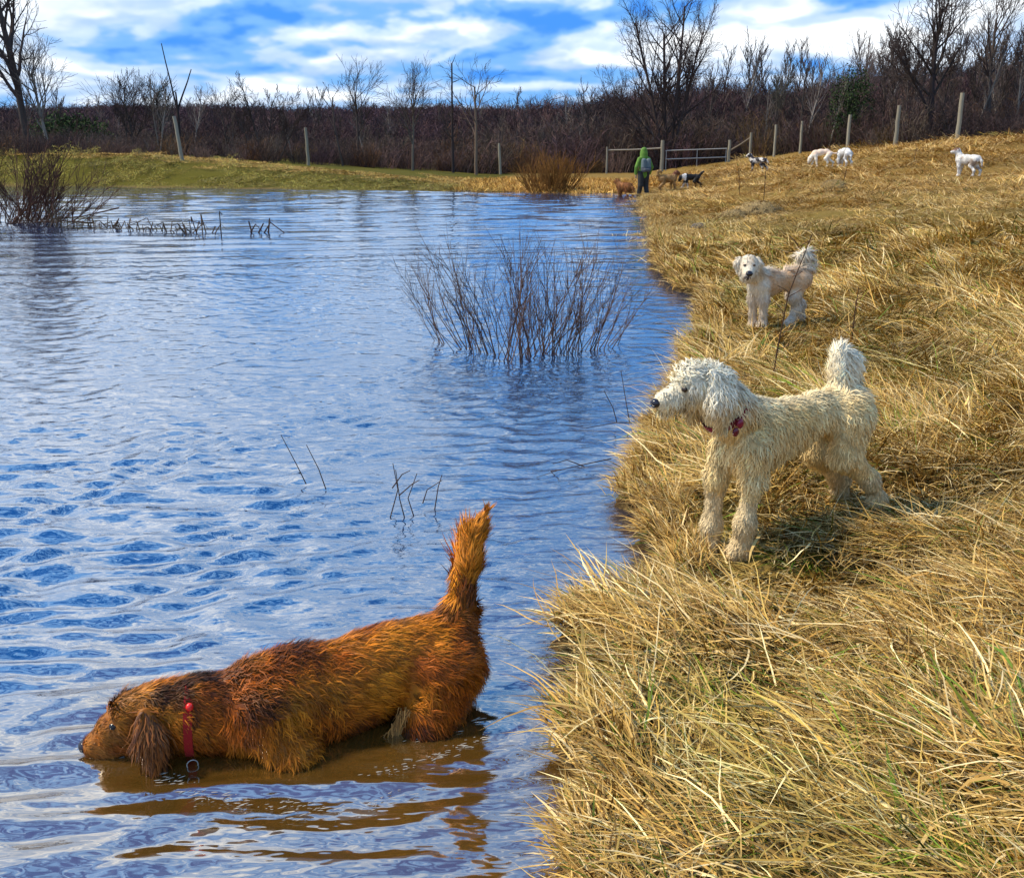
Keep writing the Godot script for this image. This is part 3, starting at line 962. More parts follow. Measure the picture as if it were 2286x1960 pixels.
func make_shrubs() -> void:
	# flooded willow in the middle of the pond: every stem its own piece
	rng.seed = 61
	var root := base("flooded_willow", Vector3(0.07, 0, -7.85))
	tag(root, "leafless willow shrub standing in the pond, many thin stems fanning out of the water", "shrub")
	var spots := [[-0.66, -0.35, 7], [-0.42, -0.05, 14], [-0.30, 0.10, 8], [-0.18, 0.2, 10], [-0.06, 0.35, 14], [0.06, 0.2, 16], [0.12, 0.0, 8], [0.21, 0.1, 10], [0.31, 0.15, 16], [0.40, 0.05, 11], [0.58, -0.05, 10], [0.66, -0.2, 5]]
	for s in spots:
		for k in int(s[2] * 1.0):
			var mb := MB.new()
			var p := Vector3(s[0] + gauss() * 0.055, -0.06, s[1] + gauss() * 0.07)
			var lean: float = s[0] * (0.85 if s[0] > 0.0 else 0.55) + gauss() * 0.30
			var d := Vector3(lean, 1.0, gauss() * 0.2).normalized()
			var ln := rng.randf_range(0.40, 0.98) * (1.1 - 0.25 * absf(s[0]))
			shrub_stem(p, d, ln, rng.randf_range(0.0022, 0.0055), Color(0.095, 0.060, 0.048) * rng.randf_range(0.5, 1.9), 9, mb, 0.085)
			put("stem", mb, M.bark, root)
	# drowned dark shrub at the left edge
	rng.seed = 62
	root = base("drowned_shrub", Vector3(-11.6, 0, -23.4))
	tag(root, "dark drowned shrub with reddish stems at the left edge of the pond", "shrub")
	for k in 150:
		var mb := MB.new()
		var p := Vector3(rng.randf_range(-1.6, 1.2), -0.1, gauss() * 0.4)
		var d := Vector3(p.x * 0.45 + 0.15 + gauss() * 0.6, 0.75, gauss() * 0.4).normalized()
		shrub_stem(p, d, rng.randf_range(0.8, 2.5) * (1.0 if p.x < 0.5 else 0.75), rng.randf_range(0.007, 0.017), Color(0.075, 0.040, 0.030) * rng.randf_range(0.6, 1.6), 12, mb, 0.10)
		put("stem", mb, M.bark, root)
	# the orange brown shrub on the far shore
	rng.seed = 63
	root = base("rusty_shrub", Vector3(1.6, 0.0, -42.9))
	tag(root, "round rusty orange shrub on the far shore left of the hooded walker", "shrub")
	for k in 150:
		var mb := MB.new()
		var a := rng.randf() * TAU
		var p := Vector3(cos(a) * rng.randf_range(0.0, 0.95), -0.05, sin(a) * 0.6)
		var d := Vector3(p.x * 0.75 + gauss() * 0.28, 1.0, gauss() * 0.3).normalized()
		shrub_stem(p, d, rng.randf_range(0.8, 1.65), rng.randf_range(0.012, 0.02), Color(0.20, 0.095, 0.028) * rng.randf_range(0.5, 1.4), 9, mb)
		put("stem", mb, M.bark, root)

func make_golden() -> void:
	rng.seed = 300
	var zc := 0.03
	var root := base("dog", Vector3(-0.45, 0, -2.40), PI + deg_to_rad(20.0))
	tag(root, "wet reddish golden long haired dog wading with lowered head, tail raised", "dog")
	var V := func(x: float, y: float, z := 0.03) -> Vector3: return Vector3(x, y, z)
	var bones := [
		[V.call(0.27, 0.085), V.call(0.155, 0.095), 0.100, 0.128, 0.80], [V.call(0.155, 0.095), V.call(0.02, 0.110), 0.128, 0.122, 0.80], [V.call(0.02, 0.110), V.call(-0.13, 0.155), 0.122, 0.100, 0.80],
		[V.call(-0.13, 0.155), V.call(-0.262, 0.160), 0.100, 0.098, 0.85], [V.call(-0.262, 0.155), V.call(-0.318, 0.115), 0.098, 0.085, 0.9], [V.call(-0.05, 0.195), V.call(-0.28, 0.222), 0.055, 0.048, 0.9],
		[V.call(0.12, 0.185), V.call(0.25, 0.170), 0.060, 0.058, 0.9],
		[V.call(0.27, 0.090), V.call(0.395, 0.108, 0.045), 0.100, 0.088, 0.85], [V.call(0.395, 0.110, 0.045), V.call(0.47, 0.120, 0.06), 0.086, 0.068, 0.9],
		[V.call(0.29, 0.045, 0.03), V.call(0.44, 0.052, 0.05), 0.060, 0.046, 0.85, 0.04], [V.call(0.06, 0.060, 0.03), V.call(-0.10, 0.075, 0.03), 0.078, 0.070, 0.9, 0.05],
		[V.call(0.475, 0.128, 0.062), V.call(0.545, 0.122, 0.080), 0.061, 0.057, 0.95, 0.035],
		[V.call(0.565, 0.128, 0.058), V.call(0.575, 0.122, 0.056), 0.026, 0.022, 1.0, 0.02], [V.call(0.568, 0.128, 0.110), V.call(0.578, 0.122, 0.112), 0.026, 0.022, 1.0, 0.02],
		[V.call(0.545, 0.095, 0.078), V.call(0.600, 0.072, 0.094), 0.056, 0.047, 0.95, 0.025], [V.call(0.592, 0.060, 0.093), V.call(0.645, 0.026, 0.108), 0.045, 0.038, 1.0, 0.018], [V.call(0.588, 0.034, 0.092), V.call(0.642, 0.002, 0.107), 0.042, 0.035, 1.05, 0.015],
		[V.call(0.535, 0.055, 0.078), V.call(0.615, 0.012, 0.098), 0.045, 0.024, 0.85, 0.02],
		# near legs, far legs (forward +x; near side -z)
		[V.call(0.225, 0.115, -0.050), V.call(0.165, 0.010, -0.085), 0.076, 0.055, 0.8, 0.045], [V.call(0.165, 0.005, -0.09), V.call(0.235, -0.07, -0.085), 0.052, 0.034], [V.call(0.235, -0.07, -0.085), V.call(0.235, -0.30, -0.08), 0.034, 0.027], [V.call(0.235, -0.30, -0.08), V.call(0.28, -0.315, -0.08), 0.032, 0.025],
		[V.call(0.24, 0.09, 0.11), V.call(0.22, -0.02, 0.13), 0.08, 0.055, 0.75], [V.call(0.22, -0.02, 0.13), V.call(0.29, -0.15, 0.13), 0.05, 0.034], [V.call(0.29, -0.15, 0.13), V.call(0.30, -0.31, 0.13), 0.034, 0.028], [V.call(0.30, -0.31, 0.13), V.call(0.345, -0.32, 0.13), 0.032, 0.025],
		[V.call(-0.265, 0.130, -0.045), V.call(-0.205, -0.02, -0.068), 0.090, 0.066, 0.8, 0.05], [V.call(-0.205, -0.02, -0.070), V.call(-0.325, -0.13, -0.055), 0.062, 0.034], [V.call(-0.325, -0.13, -0.055), V.call(-0.31, -0.30, -0.055), 0.032, 0.026], [V.call(-0.31, -0.30, -0.055), V.call(-0.265, -0.315, -0.055), 0.03, 0.024],
		[V.call(-0.28, 0.13, 0.11), V.call(-0.26, -0.02, 0.12), 0.10, 0.066, 0.75], [V.call(-0.26, -0.02, 0.12), V.call(-0.38, -0.13, 0.12), 0.06, 0.034], [V.call(-0.38, -0.13, 0.12), V.call(-0.37, -0.30, 0.12), 0.032, 0.026], [V.call(-0.37, -0.30, 0.12), V.call(-0.325, -0.315, 0.12), 0.03, 0.024],
		# tail
		[V.call(-0.315, 0.19, 0.04), V.call(-0.345, 0.285, 0.046), 0.045, 0.03], [V.call(-0.345, 0.285, 0.046), V.call(-0.365, 0.41, 0.058), 0.028, 0.026], [V.call(-0.365, 0.41, 0.058), V.call(-0.386, 0.50, 0.05), 0.025, 0.018], [V.call(-0.386, 0.50, 0.05), V.call(-0.415, 0.56, 0.04), 0.016, 0.007]]
	var red := Color(0.31, 0.072, 0.004)
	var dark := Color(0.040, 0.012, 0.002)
	var gold := Color(0.60, 0.21, 0.014)
	var hue := func(p: Vector3) -> Color:
		var t := fn_a.get_noise_3d(p.x * 5.0, p.y * 5.0, p.z * 5.0)
		var c := red.lerp(gold, clampf(t * 1.2 + 0.25, 0.0, 0.8))
		# wet dark mane over shoulders, neck and skull
		var wet := clampf(0.45 + fn_b.get_noise_3d(p.x * 7.0, p.y * 7.0, p.z * 7.0) * 1.8, 0.0, 1.0)
		if p.x > 0.05 and p.y > 0.10: c = c.lerp(dark, wet * sstep(0.05, 0.16, p.x) * sstep(0.10, 0.19, p.y))
		if p.x > 0.52: c = c.lerp(Color(0.40, 0.15, 0.025), clampf(0.55 + fn_b.get_noise_3d(p.x * 16.0, p.y * 16.0, p.z * 16.0), 0.1, 0.9))
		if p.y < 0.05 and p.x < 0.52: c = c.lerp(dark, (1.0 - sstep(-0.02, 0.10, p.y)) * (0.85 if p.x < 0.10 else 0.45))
		if p.x > 0.10 and p.x < 0.26 and p.z < 0.0 and p.y < 0.12: c = c.lerp(gold, 0.15)
		if p.y > 0.33: c = c.lerp(Color(0.62, 0.22, 0.018), 0.75)
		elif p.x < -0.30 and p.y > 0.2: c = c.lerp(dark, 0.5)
		return c
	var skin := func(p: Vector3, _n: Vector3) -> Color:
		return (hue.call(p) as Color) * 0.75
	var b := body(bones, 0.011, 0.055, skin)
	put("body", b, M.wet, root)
	var look := func(p: Vector3, n: Vector3) -> Array:
		if p.y < -0.05: return []
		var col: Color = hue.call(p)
		var lock := fn_b.get_noise_3d(p.x * 26.0, p.y * 26.0, p.z * 26.0)   # wet locks: neighbours share tone and lean
		col *= rng.randf_range(0.6, 1.3) * (1.0 + lock * 1.1)
		var d := Vector3(-1.0, -0.42 + lock * 1.2, 0.0)
		var ln := 0.038 * (1.0 + lock * 0.6)
		var w := 0.0023
		var wave := 0.25
		var off := 0.28 + lock * 0.35
		if p.y > 0.29 and p.x < -0.28:      # the tail, combed towards its tip, feathered on the front side
			d = Vector3(-0.22, 1.0, 0.0); ln = 0.05; off = 0.28; w = 0.0026
			if n.x > 0.0:
				d = Vector3(0.1, 0.9, 0.0); ln = 0.095; off = 0.8 * (1.0 - sstep(0.36, 0.48, p.y) * 0.8)
			if n.x > 0.3 and p.y < 0.42: d = Vector3(0.3, -0.6, 0.0); ln = 0.05
			if p.y > 0.47: ln = 0.045; off = 0.12; d = Vector3(-0.45, 1.0, 0.0)
		elif p.x > 0.545:                   # short hair of the face
			d = Vector3(-1.0, 0.35 if n.y > 0.2 else -0.25, -0.1); ln = 0.026 if p.x < 0.60 else 0.015; w = 0.0018; off = 0.32; wave = 0.3
			if p.y > 0.12: d = Vector3(-1.0, -0.1, lock * 2.0); ln = 0.034; col = col.lerp(dark, 0.35)
		elif p.x > 0.33:                    # neck
			d = Vector3(-0.9, -0.55 + lock, 0.0); ln = 0.034; off = 0.26 + lock * 0.4; wave = 0.4
		elif p.x > 0.04:                    # wet shoulder mane
			d = Vector3(-0.55 + lock, -0.9, 0.0) if p.y < 0.15 else Vector3(-0.8, -0.5 + lock * 1.5, 0.0)
			ln = 0.046; off = 0.26 + lock * 0.4; wave = 0.6; w = 0.0026
			if p.y < 0.03: d = Vector3(-0.35, -1.0, 0.0); ln = 0.034; off = 0.2
		elif p.x < -0.2 and p.y < 0.16:     # thigh and trousers
			d = Vector3(-0.5, -1.0, 0.0); ln = 0.042; off = 0.20 + lock * 0.3; wave = 0.5
			if n.x < -0.5: ln = 0.05
		elif p.y < 0.06:
			d = Vector3(-0.7, -0.7, 0.0); ln = 0.03; off = 0.2
		else:                               # sleek wet back and flank
			ln = 0.036 * (1.0 + lock * 0.6); off = 0.20 + lock * 0.25; w = 0.0020
		if n.z > 0.6 and rng.randf() < 0.6: return []
		return [d, ln * 1.12, w, wave * 1.3, col, maxf(off * 0.75, 0.15), 0.09]
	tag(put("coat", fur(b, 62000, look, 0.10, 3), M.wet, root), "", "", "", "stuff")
	# pale hair between belly and thigh
	var fl := MB.new()
	for i in 170:
		var p := Vector3(rng.randf_range(-0.205, -0.125), rng.randf_range(0.01, 0.075), -0.062 - rng.randf() * 0.02)
		p.x -= (0.075 - p.y) * -0.6
		var d := Vector3(0.25 + gauss() * 0.2, -1.0, -0.15 + gauss() * 0.1).normalized()
		fl.ribbon([p, p + d * 0.025 + Vector3(gauss(), 0, gauss()) * 0.005, p + d * rng.randf_range(0.03, 0.065) + Vector3(gauss() * 0.012, 0, 0)], 0.0018, Vector3(1, gauss() * 0.3, 0).normalized(), Vector3(gauss() * 0.2, 0.3, -1).normalized(), Color(0.50, 0.22, 0.05) * rng.randf_range(0.45, 1.2))
	tag(put("flank_hair", fl, M.fur, root), "pale hair between belly and thigh", "", "", "stuff")
	for side in [-1.0, 1.0]:
		var zz: float = 0.068 + side * 0.072
		var eb := body([[Vector3(0.515, 0.150, zz * 0.9), Vector3(0.508, 0.10, zz + side * 0.022), 0.022, 0.034, 0.5], [Vector3(0.508, 0.10, zz + side * 0.022), Vector3(0.505, 0.03, zz + side * 0.020), 0.034, 0.022, 0.5]], 0.006, 0.02, skin)
		var ear := put("ear", eb, M.wet, root)
		var el := func(p: Vector3, _n: Vector3) -> Array:
			return [Vector3(-0.12, -1.0, 0.0), 0.060, 0.0028, 0.5, Color(0.30, 0.095, 0.015).lerp(Color(0.07, 0.024, 0.008), rng.randf()), 0.30]
		tag(put("ear_hair", fur(eb, 900, el, 0.15, 4), M.fur, ear), "", "", "", "stuff")
		var em := MB.new()
		ball(em, Vector3(0.596, 0.108, 0.086 + side * 0.042), Vector3(0.012, 0.010, 0.011), Color(0.015, 0.008, 0.004))
		put("eye", em, M.shiny, root)
	var nm := MB.new()
	ball(nm, Vector3(0.677, 0.022, 0.118), Vector3(0.018, 0.018, 0.023), Color(0.02, 0.014, 0.012))
	put("nose", nm, M.shiny, root)
	var mm := MB.new()
	mm.tube([Vector3(0.655, -0.006, 0.078), Vector3(0.615, -0.002, 0.060), Vector3(0.58, 0.010, 0.052)], [0.005, 0.006, 0.004], 5, Color(0.012, 0.008, 0.006))
	put("mouth", mm, M.shiny, root)
	var cm := MB.new()
	ring(cm, Vector3(0.405, 0.099, 0.044), Vector3(0.985, 0.06, 0.15).normalized(), 0.103, 0.089, Vector3(0, 1, 0), 0.011, 0.005, Color(0.26, 0.005, 0.004))
	var collar := put("collar", cm, M.plain, root)
	var lm := MB.new()
	ball(lm, Vector3(0.408, 0.172, -0.040), Vector3(0.010, 0.011, 0.009), Color(0.75, 0.02, 0.015))
	tag(put("tag_light", lm, M.shiny, collar), "bright red button on the collar")
	var rm := MB.new()
	var pts := []
	var rr := []
	for i in 15:
		var a := TAU * i / 14.0
		pts.append(Vector3(0.415 + cos(a) * 0.014, 0.002 + sin(a) * 0.014, -0.035))
		rr.append(0.0015)
	rm.tube(pts, rr, 5, Color(0.5, 0.48, 0.45), false)
	tag(put("tag_ring", rm, M.metal, collar), "steel ring under the collar")

func make_doodle() -> void:
	rng.seed = 310
	var root := base("dog_001", Vector3(1.1, 0.1, -3.58), PI + deg_to_rad(27.0))
	tag(root, "shaggy wet cream white curly dog with a dark red collar on the near bank", "dog")
	var V := func(x: float, y: float, z := 0.02) -> Vector3: return Vector3(x, y, z)
	var bones := [
		[V.call(0.265, 0.400), V.call(0.20, 0.420), 0.098, 0.112, 0.78], [V.call(0.20, 0.420), V.call(0.07, 0.440), 0.112, 0.100, 0.78], [V.call(0.07, 0.440), V.call(-0.07, 0.478), 0.098, 0.068, 0.82], [V.call(-0.07, 0.484), V.call(-0.22, 0.465), 0.068, 0.090, 0.9], [V.call(-0.22, 0.465), V.call(-0.268, 0.43), 0.092, 0.075, 0.9],
		[V.call(0.22, 0.47), V.call(0.36, 0.545, 0.01), 0.092, 0.076, 0.9], [V.call(0.36, 0.545, 0.01), V.call(0.445, 0.635, 0.0), 0.076, 0.076, 0.95],
		[V.call(0.455, 0.650, 0.0), V.call(0.532, 0.668, 0.0), 0.070, 0.068, 0.95, 0.03], [V.call(0.555, 0.628, 0.0), V.call(0.643, 0.606, 0.012), 0.044, 0.034, 0.95, 0.018],
		[V.call(0.275, 0.41, -0.045), V.call(0.285, 0.28, -0.058), 0.070, 0.038, 0.8, 0.03], [V.call(0.285, 0.28, -0.058), V.call(0.305, 0.12, -0.055), 0.035, 0.028], [V.call(0.305, 0.12, -0.055), V.call(0.310, 0.02, -0.05), 0.033, 0.032], [V.call(0.310, 0.02, -0.05), V.call(0.345, 0.008, -0.045), 0.032, 0.026],
		[V.call(0.285, 0.40, 0.085), V.call(0.33, 0.26, 0.09), 0.070, 0.040, 0.8, 0.03], [V.call(0.33, 0.26, 0.09), V.call(0.345, 0.07, 0.085), 0.036, 0.029], [V.call(0.345, 0.07, 0.085), V.call(0.355, -0.03, 0.08), 0.033, 0.032], [V.call(0.355, -0.03, 0.08), V.call(0.405, -0.048, 0.075), 0.034, 0.026],
		[V.call(-0.205, 0.45, -0.035), V.call(-0.175, 0.31, -0.045), 0.090, 0.058, 0.75, 0.035], [V.call(-0.175, 0.31, -0.045), V.call(-0.320, 0.195, -0.045), 0.054, 0.030, 1.0, 0.03], [V.call(-0.320, 0.195, -0.045), V.call(-0.375, 0.10, -0.05), 0.029, 0.025], [V.call(-0.375, 0.10, -0.05), V.call(-0.340, 0.082, -0.05), 0.028, 0.024],
		[V.call(-0.215, 0.44, 0.08), V.call(-0.19, 0.29, 0.10), 0.092, 0.064, 0.75], [V.call(-0.19, 0.29, 0.10), V.call(-0.32, 0.16, 0.11), 0.06, 0.035], [V.call(-0.32, 0.16, 0.11), V.call(-0.335, 0.06, 0.115), 0.034, 0.028], [V.call(-0.335, 0.06, 0.115), V.call(-0.30, 0.048, 0.115), 0.03, 0.026],
		[V.call(-0.195, 0.53, 0.03), V.call(-0.188, 0.62, 0.04), 0.040, 0.030], [V.call(-0.188, 0.62, 0.04), V.call(-0.195, 0.685, 0.045), 0.030, 0.026], [V.call(-0.195, 0.685, 0.045), V.call(-0.25, 0.66, 0.04), 0.026, 0.018], [V.call(-0.25, 0.66, 0.04), V.call(-0.27, 0.60, 0.035), 0.018, 0.012]]
	var hue := func(p: Vector3) -> Color:
		var t := fn_a.get_noise_3d(p.x * 6.0, p.y * 6.0, p.z * 6.0)
		var c := Color(0.88, 0.69, 0.35).lerp(Color(0.74, 0.48, 0.165), clampf(0.35 + t, 0.0, 1.0))
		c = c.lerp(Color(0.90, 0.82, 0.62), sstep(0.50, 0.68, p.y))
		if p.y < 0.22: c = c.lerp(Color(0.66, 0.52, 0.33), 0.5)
		return c
	var skin := func(p: Vector3, _n: Vector3) -> Color:
		return (hue.call(p) as Color) * 0.7
	var b := body(bones, 0.012, 0.05, skin)
	put("body", b, M.fur, root)
	var look := func(p: Vector3, n: Vector3) -> Array:
		var col: Color = hue.call(p)
		var lock := fn_b.get_noise_3d(p.x * 22.0, p.y * 22.0, p.z * 22.0)
		col *= rng.randf_range(0.68, 1.15) * (1.0 + lock * 0.5)
		var d := Vector3(-0.42 + lock * 0.8, -1.0, 0.0)
		var ln := 0.046
		var w := 0.0034
		var wave := 1.15
		var off := 0.28
		if p.x > 0.42 and p.y > 0.52:       # head
			if p.x > 0.585 and p.y < 0.660:     # muzzle: short on top, a beard below
				d = Vector3(0.15, -1.0, 0.0); ln = 0.034; w = 0.0026; off = 0.45; wave = 0.9
				if n.y > 0.35: d = Vector3(0.3, -0.2, signf(n.z)); ln = 0.026; off = 0.6
				if p.y < 0.600: ln = 0.050
				if p.x > 0.655: ln = 0.010
			elif n.y > 0.25 or p.x > 0.575:     # fluffy crown and brow
				d = Vector3(gauss(), 0.3, gauss()); ln = 0.034; off = 0.95; wave = 1.0; w = 0.0032
			else:
				d = Vector3(-0.05, -1.0, 0.0); ln = 0.046; off = 0.40; wave = 0.8
			if Vector2(p.x - 0.597, (p.y - 0.652) * 1.3).length() < 0.014 and absf(n.z) > 0.2: return []
		elif p.x > 0.30 and p.y > 0.48:     # neck
			d = Vector3(-0.35, -1.0, 0.0); ln = 0.05; off = 0.3; wave = 0.8
			if n.y > 0.3: ln = 0.045; off = 0.6
		elif p.x < -0.14 and p.y > 0.545:   # tail plume, falling backwards from the tip
			d = Vector3(-0.55, -0.55, 0.0); ln = 0.062; off = 0.42; wave = 0.7; w = 0.003
			if n.x > 0.3: d = Vector3(0.0, 0.6, 0.0); ln = 0.04; off = 0.3
			if p.y > 0.66 and n.y > 0.2: ln = 0.05; off = 0.5
		elif p.y < 0.05:
			ln = 0.022; d = Vector3(0.4, -1.0, 0.0)
		elif p.y < 0.30:                    # legs
			d = Vector3(-0.1, -1.0, 0.0); ln = 0.022; off = 0.32; wave = 0.9
		elif n.y > 0.35:                    # back
			d = Vector3(-1.0, -0.1, n.z); ln = 0.036; off = 0.55; wave = 1.3
		elif p.x > 0.15:                    # chest and shoulder
			ln = 0.058; wave = 1.0; d = Vector3(-0.15 + lock * 0.8, -1.0, 0.0)
		elif n.y < -0.35 and p.x > -0.14:
			ln = 0.036; d = Vector3(-0.5, -1.0, 0.0)
		if n.z > 0.7 and rng.randf() < 0.5: return []
		return [d, ln, w, wave, col, off]
	tag(put("coat", fur(b, 36000, look, 0.14, 5), M.fur, root), "", "", "", "stuff")
	for side in [-1.0, 1.0]:
		var zz: float = side * 0.078
		var eb := body([[Vector3(0.495, 0.70, zz * 0.8), Vector3(0.480, 0.62, zz * 1.15), 0.022, 0.040, 0.5], [Vector3(0.480, 0.62, zz * 1.15), Vector3(0.465, 0.545, zz * 1.05), 0.040, 0.024, 0.5]], 0.008, 0.03, skin)
		var ear := put("ear", eb, M.fur, root)
		var el := func(p: Vector3, _n: Vector3) -> Array:
			return [Vector3(-0.12, -1.0, 0.0), 0.062, 0.0034, 1.1, (hue.call(p) as Color) * rng.randf_range(0.72, 1.1), 0.22]
		tag(put("ear_hair", fur(eb, 1500, el, 0.2, 5), M.fur, ear), "", "", "", "stuff")
		var em := MB.new()
		ball(em, Vector3(0.594, 0.652, side * 0.037), Vector3(0.011, 0.010, 0.012), Color(0.025, 0.014, 0.006))
		put("eye", em, M.shiny, root)
	var nm := MB.new()
	ball(nm, Vector3(0.676, 0.602, 0.014), Vector3(0.017, 0.017, 0.020), Color(0.018, 0.014, 0.016))
	put("nose", nm, M.shiny, root)
	var cm := MB.new()
	ring(cm, Vector3(0.372, 0.545, 0.01), Vector3(0.66, 0.75, -0.08).normalized(), 0.092, 0.084, Vector3(-0.7, 0.6, 0), 0.012, 0.007, Color(0.17, 0.005, 0.02))
	var collar := put("collar", cm, M.plain, root)
	var tm := MB.new()
	ball(tm, Vector3(0.390, 0.520, -0.094), Vector3(0.015, 0.018, 0.008), Color(0.20, 0.007, 0.028))
	ball(tm, Vector3(0.408, 0.492, -0.094), Vector3(0.014, 0.017, 0.008), Color(0.12, 0.004, 0.018))
	put("collar_tag", tm, M.shiny, collar)

func make_cream() -> void:
	rng.seed = 320
	var root := base("dog_002", Vector3(2.2, 0.15, -8.1), PI + deg_to_rad(25.0))
	tag(root, "clipped apricot and cream dog looking at the camera, tail curled over its back", "dog")
	var V := func(x: float, y: float, z := 0.02) -> Vector3: return Vector3(x, y, z)
	var bones := [
		[V.call(0.20, 0.345), V.call(0.12, 0.365), 0.085, 0.092, 0.85], [V.call(0.12, 0.365), V.call(-0.09, 0.385), 0.092, 0.074, 0.9], [V.call(-0.09, 0.385), V.call(-0.22, 0.400), 0.076, 0.080, 0.9], [V.call(-0.22, 0.400), V.call(-0.25, 0.38), 0.08, 0.065],
		[V.call(0.17, 0.39), V.call(0.30, 0.455, 0.0), 0.082, 0.064], [V.call(0.30, 0.455, 0.0), V.call(0.355, 0.505, -0.02), 0.062, 0.07],
		[V.call(0.360, 0.515, -0.02), V.call(0.375, 0.535, -0.04), 0.082, 0.077], [V.call(0.40, 0.488, -0.075), V.call(0.445, 0.468, -0.125), 0.058, 0.042], [V.call(0.40, 0.450, -0.075), V.call(0.425, 0.435, -0.10), 0.045, 0.035],
		[V.call(0.21, 0.34, -0.03), V.call(0.20, 0.24, -0.04), 0.058, 0.036], [V.call(0.20, 0.24, -0.04), V.call(0.195, 0.03, -0.04), 0.034, 0.03], [V.call(0.195, 0.03, -0.04), V.call(0.22, 0.02, -0.045), 0.032, 0.026],
		[V.call(0.225, 0.34, 0.055), V.call(0.235, 0.24, 0.055), 0.058, 0.036], [V.call(0.235, 0.24, 0.055), V.call(0.225, 0.02, 0.05), 0.034, 0.03], [V.call(0.225, 0.02, 0.05), V.call(0.25, 0.01, 0.045), 0.032, 0.026],
		[V.call(-0.19, 0.38, -0.02), V.call(-0.125, 0.25, -0.02), 0.072, 0.046], [V.call(-0.125, 0.25, -0.02), V.call(-0.16, 0.15, -0.02), 0.045, 0.032], [V.call(-0.16, 0.15, -0.02), V.call(-0.10, 0.03, -0.02), 0.032, 0.029], [V.call(-0.10, 0.03, -0.02), V.call(-0.075, 0.025, -0.02), 0.03, 0.026],
		[V.call(-0.21, 0.38, 0.07), V.call(-0.20, 0.25, 0.08), 0.078, 0.056], [V.call(-0.20, 0.25, 0.08), V.call(-0.29, 0.16, 0.08), 0.052, 0.034], [V.call(-0.29, 0.16, 0.08), V.call(-0.30, 0.05, 0.08), 0.034, 0.03], [V.call(-0.30, 0.05, 0.08), V.call(-0.27, 0.045, 0.08), 0.03, 0.026],
		[V.call(-0.265, 0.43, 0.03), V.call(-0.290, 0.51, 0.03), 0.032, 0.026], [V.call(-0.290, 0.51, 0.03), V.call(-0.265, 0.575, 0.04), 0.030, 0.036], [V.call(-0.265, 0.575, 0.04), V.call(-0.215, 0.560, 0.055), 0.036, 0.030]]
	var hue := func(p: Vector3) -> Color:
		var cream := Color(0.74, 0.64, 0.48)
		var tan := Color(0.60, 0.33, 0.145)
		var on_back := sstep(0.24, 0.34, p.y) * (1.0 - sstep(0.15, 0.25, p.x)) * (1.0 - sstep(0.45, 0.49, p.y))
		var c := cream.lerp(tan, clampf(on_back * 0.8 + 0.35 * fn_b.get_noise_3d(p.x * 9.0, p.y * 9.0, p.z * 9.0), 0.0, 1.0))
		if p.y < 0.28: c = cream.lerp(Color(0.55, 0.44, 0.35), 0.5)
		return c
	var skin := func(p: Vector3, _n: Vector3) -> Color: return (hue.call(p) as Color) * 0.9
	var b := body(bones, 0.010, 0.045, skin)
	put("body", b, M.fur, root)
	var look := func(p: Vector3, n: Vector3) -> Array:
		var col: Color = (hue.call(p) as Color) * rng.randf_range(0.8, 1.15)
		var d := Vector3(-0.5, -0.9, 0.0)
		var ln := 0.022
		var off := 0.4
		var wave := 0.5
		if p.x > 0.30 and p.y > 0.42:
			ln = 0.042; off = 0.55; d = Vector3(0.1, -1.0, 0.0)
			if p.y > 0.56: ln = 0.022; off = 0.6
			var f := Vector3(p.x - 0.40, 0, p.z + 0.06).dot(Vector3(0.5, 0, -0.86))
			if p.y > 0.515 and p.y < 0.56 and f > 0.0: ln = 0.008
			if f > 0.05 and p.y > 0.46: ln = 0.010
		elif p.y > 0.46:
			ln = 0.07; off = 0.9; d = Vector3(-0.4, -0.7, 0.0)
			if p.x < -0.28: ln = 0.085
		elif p.y < 0.30: ln = 0.034; off = 0.5; d = Vector3(-0.1, -1.0, 0.0)
		return [d, ln, 0.004, wave, col, off]
	tag(put("coat", fur(b, 9000, look, 0.14, 3), M.fur, root), "", "", "", "stuff")
	var fd := Vector3(0.50, -0.04, -0.86).normalized()
	var rt := Vector3(0, 1, 0).cross(fd).normalized()
	var hc := Vector3(0.388, 0.535, -0.052)
	for s in [-1.0, 1.0]:
		var em := MB.new()
		ball(em, hc + fd * 0.062 + rt * s * 0.036 + Vector3(0, 0.004, 0), Vector3(0.014, 0.009, 0.014), Color(0.045, 0.022, 0.010))
		put("eye", em, M.shiny, root)
		var eb := body([[hc + rt * s * 0.070 - fd * 0.02 + Vector3(0, 0.040, 0), hc + rt * s * 0.084 - fd * 0.01 + Vector3(0, 0.005, 0), 0.022, 0.026], [hc + rt * s * 0.084 - fd * 0.01 + Vector3(0, 0.005, 0), hc + rt * s * 0.082 + Vector3(0, -0.04, 0), 0.026, 0.014]], 0.008, 0.02, skin)
		var eh := func(p: Vector3, _n: Vector3) -> Array: return [Vector3(0, -1, 0), 0.035, 0.004, 0.5, (hue.call(p) as Color) * rng.randf_range(0.8, 1.1), 0.3]
		tag(put("ear_hair", fur(eb, 300, eh, 0.15, 3), M.fur, root), "", "", "", "stuff")
		put("ear", eb, M.fur, root)
	var nm := MB.new()
	ball(nm, Vector3(0.452, 0.476, -0.150), Vector3(0.030, 0.025, 0.030), Color(0.012, 0.010, 0.012))
	put("nose", nm, M.shiny, root)
	var mm := MB.new()
	ball(mm, Vector3(0.452, 0.448, -0.135), Vector3(0.034, 0.026, 0.030), Color(0.05, 0.035, 0.028))
	tag(put("mouth", mm, M.fur, root), "dark wet hair round the mouth")

